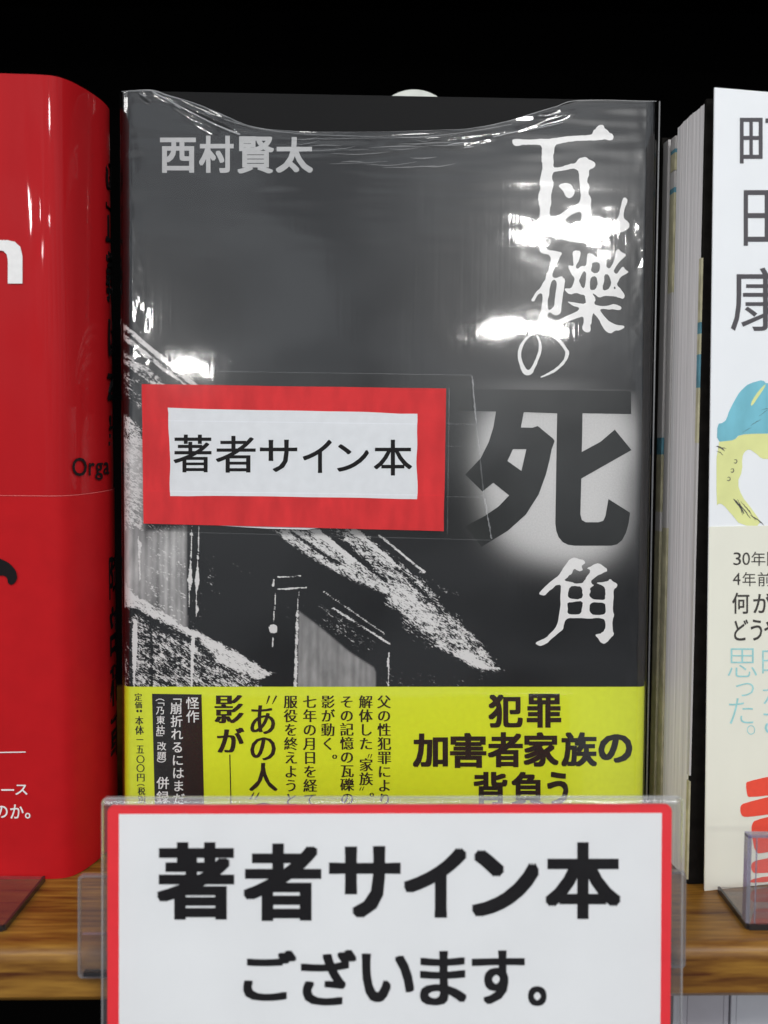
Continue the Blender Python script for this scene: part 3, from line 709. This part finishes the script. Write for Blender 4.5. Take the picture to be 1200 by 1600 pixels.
# visible folds of the film edge
def ribbon(pxs, ws, layer, m, name='film_fold', root=film, n=90):
    st = stroke(pxs, ws, n)
    return mk(name, *outlines([[st]], FM, layer, 0, .5), m, root)
ribbon([(190, 143), (235, 141), (262, 149), (300, 160), (345, 178), (385, 195), (430, 203), (500, 206), (600, 206), (690, 203), (740, 200), (790, 190), (830, 178), (870, 166), (905, 157), (1026, 158)], [.8, 2.0, 1.8, 1.2, 1.3, .9, .5, .4, .4, .4, .5, .8, 1.0, .8, 1.0, .8], 1.25, M['film_edge'])
ribbon([(238, 143), (262, 156), (300, 176), (340, 196), (375, 210)], [2.4, 2, 1.6, 2.2, 3], 1.28, M['film_edge'])
ribbon([(350, 186), (400, 200), (470, 209), (540, 212), (600, 214)], [2.0, 1.8, 1.6, 1.2, .6], 1.28, M['film_crease'])
ribbon([(770, 214), (800, 207), (840, 200), (880, 191)], [.8, 1.4, 1, .8], 1.28, M['film_edge'])
ribbon([(570, 216), (650, 214), (730, 206), (800, 194)], [.6, 1.0, 1.2, .8], 1.28, M['film_crease'])
for i in range(26):
    x = random.uniform(410, 700); y = random.uniform(210, 262); L = random.uniform(25, 95)
    ribbon([(x, y), (x + L / 2, y + random.uniform(-2, 3)), (x + L, y - L * .03 + random.uniform(-2, 2))], [.4, random.uniform(.8, 2.0), .4], 1.3, M['film_crease'], n=14)
for a, b in (((700, 226), (735, 222)), ((720, 218), (745, 215)), ((850, 182), (878, 176)), ((725, 231), (740, 229)), ((320, 175), (330, 180)), ((272, 164), (283, 170)), ((218, 146), (228, 152)), ((308, 198), (322, 206))):
    ribbon([a, ((a[0] + b[0]) / 2, (a[1] + b[1]) / 2 - .6), b], [.7, 2.0, .7], 1.32, M['film_edge'], n=10)
# bright folded seam down the right side of the film
s_ = [(hw + .55, .2), (hw + 1.0, .9)]
mk('film_seam', *extrude([(hw + .55, .1), (hw + .85, .05), (hw + .95, .5), (hw + .6, .6)], 1, HM, 40), M['film_crease'], film)

# ================================================================== second copy of the wrapped book, behind
P2 = Pose(-5.0, 31.0, 0, .012, -.004, 0)
b2 = thing('wrapped_book', 'dark wrapped copy directly behind the middle book, only a sliver showing beside the red book', 'book', P2, 'books on the shelf')
mk('jacket', *extrude(book_profile(67.0, 20, 3, 8), .5, 190, 1, closed=False), M['dark_board'], b2, smooth=True)
mk('page_block', *box(-64, 64, 1.6, 18, 2, 187), M['pages'], b2)
pf = book_profile(67.4, 20.5, 3.4, 8, lift=.5)
V, Fc = extrude(pf, .5, 190.3, 90, closed=False)
V = [(u + .25 * nf(u, z, .12, 3), v - .3 * nf(u + 5, z, .10, 7), z) for u, v, z in V]
mk('shrink_wrap', V, Fc, M['film'], b2, smooth=True)

# ================================================================== hand made red card taped to the film
PC = Pose(1.118, .75, 0, .0322, -.0109, -.0008)
card = thing('sign_card', 'small handmade white card with red marker border taped across the front of the black book', 'sign', PC)
FC_ = flat(PC)
def wavy(pts, amp=1.0, n=14, seed=0):
    out = []
    for i in range(len(pts)):
        a = np.array(pts[i], float); b = np.array(pts[(i + 1) % len(pts)], float); e = b - a
        nn_ = np.array([e[1], -e[0]]) / np.linalg.norm(e)
        for k in range(n):
            t = k / n; out.append(tuple(a + e * t + nn_ * amp * mnoise.noise(Vector((t * 3.3 + i * 7.7, seed * 3.1, 0)))))
    return out
outer = wavy([(221.5, 600), (697, 607), (693.5, 830), (224, 818)], 1.0, 14, 1)
inner = wavy([(262, 636), (651.6, 646.5), (651.6, 779), (267, 775)], 3.2, 14, 2)
def slab(poly, m, name, v0, v1):
    q = on_plane(PC, poly, -v0); n = len(q); q2 = q.copy(); q2[:, 1] = -v1
    V = [tuple(p) for p in q] + [tuple(p) for p in q2]
    tri = tessellate_polygon([[Vector((a[0], a[2], 0)) for a in q]])
    Fc = [tuple(t) for t in tri] + [tuple(i + n for i in reversed(t)) for t in tri] + [(i, (i + 1) % n, n + (i + 1) % n, n + i) for i in range(n)]
    return mk(name, V, Fc, m, card)
slab(outer, M['red_felt'], 'border', .26, .08)
slab(inner, M['paper'], 'paper', .30, .265)
sliver = [(330, 820), (380, 817.5), (450, 818), (520, 822), (480, 827.5), (420, 826), (360, 822.5)]
slab(sliver, M['paper'], 'backing', .072, .02)
lettering([('著', 271, 679, 330.5, 738), ('者', 337, 681, 399.5, 738.5), ('サ', 406, 687, 464.5, 737.5), ('イ', 473, 687, 518.5, 739), ('ン', 526.5, 694, 576.5, 737), ('本', 584, 687, 644, 743)], 'medium', M['ink'], card, FC_, .335)
for (q, s) in (((300, 1), .4),): pass
def tape(poly, layer): 
    o_ = mk('clear_tape', *outlines([[poly]], FC_, layer, 0, 0), M['tape'], card); return o_
def zig(x0, y0, x1, y1, n, a=1.6):
    return [(x0 + (x1 - x0) * i / n + (a if i % 2 else -a), y0 + (y1 - y0) * i / n) for i in range(n + 1)]
tape([(228, 590), (330, 580), (738, 586)] + zig(738, 588, 744, 662, 22) + [(744, 663), (228, 656)], .40)
tape([(226, 657.5), (745, 664.5)] + zig(745, 666, 756, 774, 30) + [(228, 766)], .41)
tape([(228, 767.5), (757, 776)] + zig(757, 778, 768, 842, 20) + [(768, 844), (228, 830)], .42)
M['tape_edge'] = clear('tape_cut_edge', rough=.3, ior=1.5, haze=.16)
M['tape_line'] = clear('tape_line', rough=.3, ior=1.5, haze=.035)
for a, b, w_, mm_ in (((738, 588), (744, 662), 2.4, 'tape_edge'), ((745, 666), (756, 774), 2.0, 'tape_line'), ((757, 778), (768, 842), 2.4, 'tape_edge'), ((330, 580), (738, 586), 1.0, 'tape_line'), ((228, 830), (768, 844), 1.1, 'tape_line'), ((697, 662), (744, 663), 1, 'tape_line'), ((697, 697), (750, 698), .8, 'tape_line'), ((697, 776), (757, 777), 1, 'tape_line'), ((702, 606), (699, 834), 1.6, 'tape_line')):
    n_ = 24; P_ = []
    for i in range(n_ + 1):
        t = i / n_; j = 1.2 * mnoise.noise(Vector((i * .9, a[0] * .1, 1))) if mm_ == 'tape_edge' else 0
        P_.append((a[0] + (b[0] - a[0]) * t + j, a[1] + (b[1] - a[1]) * t))
    mk('tape_edge', *outlines([[stroke(P_, [w_ * random.uniform(.4, 1.3) for _ in P_], 60)]], FC_, .45, 0, .4), M[mm_], card)

# ================================================================== the red book
PR = Pose(-75.254, -10.397, 0.0, .0508, .0388, .0037)
red = thing('red_book', 'thick glossy red hardcover with rounded spine standing left of the black book', 'book', PR, 'books on the shelf')
rp = [(-126, 30), (-128, 28), (-128, 2), (-126, 0), (-60, 0), (-20, 0), (-8, .0), (-5, .03), (-3.4, .12), (-2.0, .40), (-.8, 1.0), (.4, 2.2), (1.8, 4.6), (3.4, 9), (4.6, 13.5), (5.5, 18), (5.9, 23), (5.6, 27), (4.0, 30), (1, 31.2), (-60, 30)]
def smooth_open(p, n=2):
    p = np.array(p, float)
    for _ in range(n):
        q = [p[0]]
        for a, b in zip(p[:-1], p[1:]): q += [.75 * a + .25 * b, .25 * a + .75 * b]
        q.append(p[-1]); p = np.array(q)
    return p
rps = smooth_open(rp, 2)
HR = 188.6
nzr = 70
V, Fc = extrude(rps.tolist(), 0, HR, nzr, closed=False)
V = [(u, v + (.13 * nf(u * 1.6, z * .3, .05, 2) + .05 * nf(u * 3, z * .4, .12, 6)) * (1 if v < 20 else 0), z) for u, v, z in V]
mk('jacket', V, Fc, M['red_jacket'], red, smooth=True)
inner_r = [(-124, 1.5), (-6, 1.5), (1, 6), (2.6, 16), (2.5, 26), (-2, 28.2), (-124, 28.2)]
mk('page_block', *extrude(inner_r, 1.5, HR - 3), M['pages'], red)
bz = on_plane(PR, [(20, 774)], 0)[0][2]
rout = rps[4:-1]
dirs = np.gradient(rout, axis=0); nn_ = np.stack([dirs[:, 1], -dirs[:, 0]], -1); nn_ /= np.linalg.norm(nn_, axis=1)[:, None]
band = (rout + nn_ * .22).tolist()
V, Fc = extrude(band, -.0, bz, 20, closed=False)
V = [(u, v + (.10 * nf(u * 1.6, z * .3, .05, 2)) * (1 if v < 20 else 0), z) for u, v, z in V]
mk('paper_band', V, Fc, M['red_band'], red, smooth=True)
M['pale_red'] = mat('band_cut_edge', (.75, .18, .18), .6, .2)
V, Fc = extrude((rout + nn_ * .26).tolist(), bz - .10, bz + .02, 1, closed=False)
mk('band_edge', V, Fc, M['pale_red'], red, smooth=True)
RP = rps.tolist()[4:-2]
FR = lambda pts, layer: on_profile(PR, pts, RP, layer)
FRf = flat(PR)
lettering([('n', -34, 375, 35, 443)], 'bold', M['white_ink'], red, FRf, .25)
lettering([('O', 113, 715, 136, 744)], 'medium', M['ink'], red, FR, .3)
lettering([('r', 139, 723, 148, 743), ('g', 149, 723, 161, 750), ('a', 162, 722, 171, 741)], 'medium', M['ink'], red, FR, .3)
pr('printed_mark', [[[(-30, 900), (-10, 866), (0, 873), (12, 878), (21, 886), (27, 897), (26, 908), (18, 915), (12, 911), (11, 901), (0, 898), (-15, 905)]]], M['ink'], .45, 2, .2, red, FRf)
pr('printed_line', [[[(-20, 1175.2), (40, 1174.2), (40, 1175.9), (-20, 1176.9)]]], M['white_ink'], .4, 0, 0, red, FRf)
lettering([('ー', 2, 1233, 22, 1235.6), ('ス', 24, 1226, 43, 1242)], 'medium', M['white_ink'], red, FRf, .4)
lettering([('の', -8, 1259, 12, 1278), ('か', 16, 1257, 37, 1279), ('。', 39, 1270, 47.5, 1279)], 'medium', M['white_ink'], red, FRf, .4)
# brushed characters running down the spine, seen edge-on
side = [p for p in RP if p[1] > 3.0 and p[1] < 30.5]
def spine_text(chars, v0, v1, name='lettering'):
    V, Fc = [], []
    sv = np.array([p[1] for p in side]); su = np.array([p[0] for p in side]); o_ = np.argsort(sv)
    for ch, ya, yb in chars:
        v, f = glyph(ch)
        za, zb = on_plane(PR, [(150, ya)], 18)[0][2], on_plane(PR, [(150, yb)], 18)[0][2]
        for k, (sx, sy) in enumerate(OFFS['bold'][1]):
            vv = v0 + (v[:, 0] + sx) * (v1 - v0); z = zb + (v[:, 1] + sy + .12) * (za - zb)
            uu = np.interp(vv, sv[o_], su[o_]) + .32 + .004 * k
            n = len(V); V += list(zip(uu, vv, z)); Fc += [tuple(i + n for i in q) for q in f]
    return mk(name, V, Fc, M['ink'], red)
spine_text([('の', 235, 300), ('正', 305, 380), ('義', 385, 470), ('は', 490, 560), ('本', 565, 640), ('当', 645, 700)], 19, 31)
spine_text([('障', 868, 940), ('部', 950, 1030), ('和', 1040, 1110), ('重', 1120, 1200)], 17.5, 30)

# ================================================================== white book on the right
PT = Pose(77.387, -14.627, 0, .2243, -.0073, -.0103)
wb = thing('white_book', 'white hardcover with blue and lemon painting and cream paper band at the far right', 'book', PT, 'books on the shelf')
def wpart(name, vf, m, **k):
    V = PT.local(WORLD.world(vf[0])); return mk(name, V, vf[1], m, wb, **k)
HT = 188.4
mk('front_cover', *join(box(0, 130, 0, .5, .2, HT, .12)), M['white_jacket'], wb, label='white front cover standing slightly open')
PB = Pose(74.3, -9.3, 0, .072, -.003, 0)
def bpart(name, vf, m, **k):
    V = PT.local(PB.world(vf[0])); return mk(name, V, vf[1], m, wb, **k)
# inner black board, page block, jacket folds and back board
bpart('inner_board', box(.0, 125, -1.6, -.3, 0, 187.0, .15), M['dark_board'], label='black inner board')
pp = []
for i in range(55):                        # the fore-edge bulges and steps a little, sheet by sheet
    v = i * .3265; pp.append((-.3 * math.sin(i / 54 * math.pi) + .025 * math.sin(i * 2.3) + .025 * math.sin(i * .9) + .25, v))
pp += [(122, 17.6), (122, 0)]
V, Fc = extrude(pp, .8, 186.3, 1)
V = [(x, y, z + (.10 * math.sin(y * 1.1) + .06 * math.sin(y * 4) if z > 100 else 0)) for x, y, z in V]
bpart('page_block', (V, Fc), M['pages'])
def strip(x0, x1, y0, y1, segs, name, m_by):
    for (za, zb, mm_) in segs: bpart(name, box(x0, x1, y0, y1, za, zb), M[mm_])
def z_at(py, X, Yw):
    """height at which a photo row meets the vertical line (X, Yw)"""
    d = ray(600, py); dy = Yw - CAM[1]; return CAM[2] + d[2] / d[1] * dy
zz = lambda py, Yw: z_at(py, 76, Yw)
rows = [(212, 232, 'pale_edge'), (232, 238, 'dull_blue'), (238, 265, 'cream_strip'), (266, 292, 'pale_edge'), (292, 300, 'dull_blue'), (300, 455, 'cream_strip'), (455, 820, 'pale_edge'), (820, 1376, 'cream_strip')]
for a, b, mm_ in rows:
    bpart('jacket_fold', box(-.1, 3, 18.4, 21.6, max(zz(b, 12), 0), zz(a, 12) - .02), M[mm_])
for a, b, mm_ in ((219, 680, 'pale_edge'), (680, 706, 'dull_blue'), (706, 795, 'cream_strip'), (795, 825, 'pale_edge'), (825, 1376, 'cream_strip')):
    bpart('jacket_fold', box(-.3, 3, 23.0, 26.6, max(zz(b, 17), 0), zz(a, 17) - .02), M[mm_])
bpart('back_board', box(-.5, 125, 27.4, 33, 0, 187, .3), M['dark_board'], label='dark back board')
for a, b, mm_ in ((400, 500, 'cream_strip'), (500, 518, 'dull_blue'), (518, 550, 'cream_strip'), (550, 602, 'dull_blue'), (602, 688, 'cream_strip'), (688, 1205, 'pale_edge'), (1214, 1366, 'cream_strip')):
    bpart('flap_edge', box(-.35, .10, -1.75, -.25, max(zz(b, -9.5), 0), zz(a, -9.5) - .02), M[mm_])
FT = flat(PT)
ZW = dict(org=(1000, 480), sc=4.0)
def wp(polys, m, layer, smooth=1, rough=.5, name='printed_shape', **k):
    return pr(name, polys, m, layer, smooth, rough, wb, FT, **k)
wp([[[(482, 842), (482, 730), (520, 722), (542, 700), (560, 640), (590, 585), (610, 550), (640, 510), (680, 480), (720, 465), (770, 455), (790, 480), (960, 470), (960, 790), (740, 790), (620, 795), (590, 830), (540, 838)]]], M['blue'], .05, 1, .6, name='printed_painting', **ZW)
wp([[[(480, 842), (540, 838), (590, 830), (625, 796), (740, 790), (960, 790), (960, 960), (800, 950), (760, 945), (720, 910), (682, 885), (650, 905), (638, 940), (640, 1020), (608, 1100), (635, 1180), (700, 1260), (770, 1365), (630, 1365), (570, 1290), (520, 1235), (495, 1225), (476, 1240)]]], M['lime'], .05, 1, .6, name='printed_painting', **ZW)
wp([[[(770, 490), (790, 482), (740, 560), (700, 620), (690, 605), (720, 550)]]], M['lime'], .08, 1, .4, **ZW)
for (a, b, w_) in (((480, 868), (530, 900), 9), ((490, 880), (540, 885), 5), ((478, 900), (520, 925), 4), ((585, 1200), (650, 1290), 12), ((600, 1215), (690, 1320), 7), ((630, 1215), (720, 1330), 5), ((690, 1300), (775, 1365), 7), ((610, 1200), (640, 1300), 5),
                   ((760, 640), (830, 635), 3), ((745, 680), (800, 640), 2.5), ((690, 740), (760, 700), 2.5), ((640, 785), (700, 750), 2)):
    wp([[stroke([a, ((a[0] + b[0]) / 2 + 4, (a[1] + b[1]) / 2 - 4), b], [w_ * .4, w_, w_ * .3], 14)]], M['grey_ink'], .10, 0, .9, name='printed_brush_mark', **ZW)
for (x, y) in ((597, 963), (577, 1020), (555, 1073)):
    wp([[stroke([(x - 10, y - 8), (x + 5, y - 10), (x + 9, y + 3), (x, y + 12), (x - 10, y + 8)], [2, 4, 5, 5, 3], 16)]], M['grey_ink'], .10, 0, .3, name='printed_brush_mark', **ZW)
lettering([('町', 1156, 184, 1238, 262)], 'regular', M['grey_ink'], wb, FT, .06)
lettering([('田', 1162, 297, 1236, 384)], 'regular', M['grey_ink'], wb, FT, .06)
lettering([('康', 1142, 418, 1238, 517)], 'regular', M['grey_ink'], wb, FT, .06)
# cream band over the lower half of the cover
q = on_plane(PT, [(1110, 823)], 0)[0][2]
mk('paper_band', *box(-.12, 130, -.16, -.02, .1, q), M['cream_band'], wb, label='cream paper band')
LB = .22
M['band_ink'] = mat('band_ink', (.06, .055, .05), .6, .2)
lettering([('3', 1146, 863, 1158, 883), ('0', 1160, 863, 1172, 883), ('年', 1174, 862, 1196, 884), ('間', 1199, 862, 1221, 884)], 'regular', M['band_ink'], wb, FT, LB)
lettering([('4', 1145, 895, 1157, 914), ('年', 1160, 894, 1181, 916), ('前', 1184, 894, 1206, 916)], 'regular', M['band_ink'], wb, FT, LB)
lettering([('何', 1144, 926, 1171, 959), ('が', 1177, 926, 1206, 958)], 'medium', M['band_ink'], wb, FT, LB)
lettering([('ど', 1147, 968, 1169, 1001), ('う', 1173, 968, 1191, 1001), ('や', 1194, 968, 1222, 1001)], 'medium', M['band_ink'], wb, FT, LB)
lettering([('思', 1137, 1013, 1183, 1058), ('っ', 1150, 1067, 1178, 1088), ('た', 1139, 1091, 1177, 1131), ('。', 1167, 1133, 1180, 1148)], 'light', M['cyan_ink'], wb, FT, LB)
lettering([('時', 1191, 1013, 1236, 1058), ('が', 1192, 1066, 1236, 1100), ('さ', 1193, 1106, 1236, 1148)], 'light', M['cyan_ink'], wb, FT, LB)
ZR = dict(org=(1000, 1240), sc=4.4445)
for poly in ([(735, -70), (748, -85), (900, -120), (1000, -130), (1000, 0), (760, 28), (742, 10)],
             [(695, 100), (705, 75), (740, 62), (900, 20), (1000, 0), (1000, 130), (760, 162), (712, 160), (698, 135)],
             [(772, 240), (785, 195), (820, 180), (900, 160), (1000, 150), (1000, 380), (830, 420), (800, 400), (782, 330)],
             [(770, 500), (785, 472), (850, 455), (1000, 430), (1000, 540), (800, 556), (778, 540)],
             [(750, 614), (800, 585), (1000, 560), (1000, 605), (800, 620)]):
    wp([[poly]], M['coral'], LB, 1, .3, name='printed_character', **ZR)

# ================================================================== shelf-edge sign in its clear holder
PS = Pose(1.97, -46.504, 31.477, .0188, -.0422, -.0038)
sign = thing('shelf_sign', 'white sign with printed red border and bold black lettering clipped to the shelf edge', 'sign', PS)
FS = flat(PS)
hs = 116.42 / 2
def rrect(x0, x1, z0, z1, r, n=6):
    P = []
    for (cx, cz, a0) in ((x1 - r, z1 - r, 0), (x0 + r, z1 - r, 90), (x0 + r, z0 + r, 180), (x1 - r, z0 + r, 270)):
        for k in range(n + 1):
            a = math.radians(a0 + 90 * k / n); P.append((cx + r * math.cos(a), cz + r * math.sin(a)))
    return P
def plate(poly, v0, v1):
    n = len(poly); V = [(x, v0, z) for x, z in poly] + [(x, v1, z) for x, z in poly]
    return V, [tuple(range(n)), tuple(range(2 * n - 1, n - 1, -1))] + [(i, n + i, n + (i + 1) % n, (i + 1) % n) for i in range(n)]
mk('card', *plate(rrect(-hs, hs, -84, 0, 1.6), 0, .35), M['red_border'], sign, label='red bordered card')
wi = on_plane(PS, [(186, 1272), (1034, 1275)], 0)
ins = wi[0][0], wi[1][0], wi[0][2]
mk('white_panel', *plate([(ins[0], -81.5), (ins[1] - .0, -81.5), (ins[1], ins[2]), (ins[0], ins[2])], -.03, 0.0), M['white_card'], sign)
lettering([('著', 245, 1316, 366, 1437), ('者', 380, 1318, 502, 1439), ('サ', 514, 1322, 626, 1434), ('イ', 631, 1325, 729, 1434), ('ン', 737, 1328, 842, 1432), ('本', 852, 1316, 970, 1436)], 'heavy', M['ink'], sign, FS, .08)
lettering([('ご', 380, 1485, 463, 1564), ('ざ', 470, 1484, 557, 1571), ('い', 565, 1490, 647, 1566), ('ま', 656, 1486, 729, 1571), ('す', 737, 1485, 820, 1569), ('。', 825, 1541, 854, 1572)], 'bold', M['ink'], sign, FS, .08)
holder = mk('clear_holder', *join(plate(rrect(-hs - 1.3, hs + 2.6, -88, 1.3, 1.2), .75, 1.5)), M['acrylic'], sign, label='clear plastic holder')
mk('front_sleeve', *plate(rrect(-hs - .25, hs + 1.2, -86, .6, 1.0), -.75, -.6), clear('sleeve', rough=.12, ior=1.28, bump=[((1, 1, 1), 45, .5)], haze=0), sign)
def rim(poly, w, v0, v1):
    n = len(poly); c = np.mean(poly, 0); V = []; 
    for (x, z) in poly:
        d = np.array([x, z]) - c; sgn = np.sign(d)
        for vv in (v0, v1):
            V.append((x, vv, z)); V.append((x - sgn[0] * w, vv, z - sgn[1] * w))
    Fc = []
    for i in range(n):
        a, b = 4 * i, 4 * ((i + 1) % n)
        Fc += [(a, b, b + 1, a + 1), (a, a + 2, b + 2, b), (a + 1, b + 1, b + 3, a + 3)]
    return V, Fc
mk('holder_edge', *rim(rrect(-hs - 1.35, hs + 2.65, -88, 1.35, 1.2), .28, .5, 1.6), M['film_edge'], sign)
# wrinkled plastic lip over the top of the card
lip = []
for i in range(61):
    x = -hs - .6 + (2 * hs + 1.6) * i / 60
    lip.append((x, 1.0 + .35 * mnoise.noise(Vector((x * .09, 1, 1)))))
V = []; 
for x, h_ in lip:
    V += [(x, -.55 + .25 * mnoise.noise(Vector((x * .12, 5, 1))), .10), (x, -.72, h_ * .55), (x, -.2, h_ * 1.0), (x, .45, h_ * 1.05)]
Fc = [(4 * i + k, 4 * i + 4 + k, 4 * i + 5 + k, 4 * i + 1 + k) for i in range(60) for k in range(3)]
mk('plastic_lip', V, Fc, clear('wrinkled_plastic', rough=.12, ior=1.9, haze=.20, bump=[((.4, 1, 1), 260, .12)]), sign, smooth=True)
# clear clip blocks at the two sides, gripping the shelf edge
def clip(px0, px1, py0, py1, v, name='clip'):
    a = on_plane(PS, [(px0, py0), (px1, py1)], v); x0, x1, z1, z0 = a[0][0], a[1][0], a[0][2], a[1][2]
    b = mk(name, *plate(rrect(x0, x1, z0, z1, .8), v, v + 1.2), M['acrylic_dull'], sign)
    mk('clip_edge', *rim(rrect(x0 - .05, x1, z0 - .05, z1 + .05, .9), .45, v - .1, v + 1.4), M['clip_edge'], sign, parent=b)
    return b, (x0, x1, z0, z1)
clip(122, 172, 1368, 1528, 1.7)
clip(1046, 1071, 1362, 1512, 1.7)
mk('clip_bar_and_shade', *box(-hs - 5.6, hs + .6, 1.72, 2.0, -27.5, -27.1), M['pink_line'], sign)
mk('clip_bar_and_shade', *box(-hs - 5.2, hs + .4, 1.0, 2.6, -35.9, -35.1), M['acrylic_dark_edge'], sign)  # dark strip put in as the shadow line below the clips

# ================================================================== acrylic book stands
def stand(label, x0, x1, yb, yf, lip, grp='clear book stands'):
    t = thing('book_stand', label, 'stand', Pose(0, 0, 0), grp)
    mk('base_plate', *box(x0, x1, yf, yb, .10, 1.3), M['stand_acrylic'], t)
    e = .55
    mk('plate_edge', *join(box(x1 if x0 < -50 else x0 - e, x1 + e if x0 < -50 else x0, yf, yb, .1, 1.4), box(x0, x1, yf - e, yf, .1, 1.4)), M['acrylic_dark_edge'], t)
    if lip:
        xl = x1 - 1 if x0 < -50 else x0 + .2
        a, b = (x0, xl) if x0 < -50 else (xl, x1)
        l = mk('front_lip', *box(a, b, yf + .1, yf + 2.0, 1.45, lip), M['acrylic'], t)
        mk('lip_edge', *join(box(a - .9, a - .02, yf, yf + 2.2, 1.45, lip + .4), box(a - .9, b, yf, yf + 2.2, lip + .02, lip + .7), box(a + .9, a + 1.2, yf - .1, yf + .0, 1.45, lip)), M['acrylic_edge'], t)
    return t
stand('clear acrylic stand lying under the foot of the red book', -150, -81.5, -12.3, -38, 0)
stand('clear acrylic stand with upright front lip holding the white book', 80.8, 110, -15.2, -34.5, 20.5)
# the books' feet lift by a hair onto the stands: the stands pass under in a slot behind the front board

# ================================================================== pale tab behind the black book
tb = thing('round_tab', 'pale round-topped tab peeking above the black book', 'tab', Pose(7.2, 26.2, 0))
rd = 11.5; zc = 201.3 - rd
poly = [(-2, 0), (2, 0), (2, zc - rd + .5)] + [(rd * math.sin(a), zc - rd * math.cos(a)) for a in np.linspace(.2, 2 * math.pi - .2, 40)] + [(-2, zc - rd + .5)]
M['tab'] = mat('pale_tab', (.60, .62, .58), .5, .4, var=.08, vscale=200)
mk('tab_card', *plate(poly, 0, 1.0), M['tab'], tb)

# ================================================================== pale books on the shelf below
def low_book(x0, x1, yf, ztop, m, label):
    t = thing('pale_book', label, 'book', Pose(0, 0, -250), 'books on the lower shelf')
    H = ztop + 250
    mk('cover', *join(box(x0, x0 + 1.2, yf, yf + 110, 0, H, .2), box(x1 - 1.2, x1, yf, yf + 110, 0, H, .2), box(x0 + 1.22, x1 - 1.22, yf, yf + 1.2, 0, H, .2)), m, t)
    mk('page_block', *box(x0 + 1.4, x1 - 1.4, yf + 1.4, yf + 106, 1, H - 2.5), M['pages'], t)
M['cool_white'] = mat('cool_white_cover', (.62, .62, .66), .5, .4, var=.04, vscale=100)
low_book(66.6, 68.6, -28, -14.5, M['cool_white'], 'thin white booklet on the shelf below the sign')
low_book(68.9, 79.6, -27, -15.5, M['lilac'], 'pale lilac book on the lower shelf, second from the sign')
low_book(79.9, 100, -27.5, -14.8, M['cool_white'], 'pale book at the far right of the lower shelf')
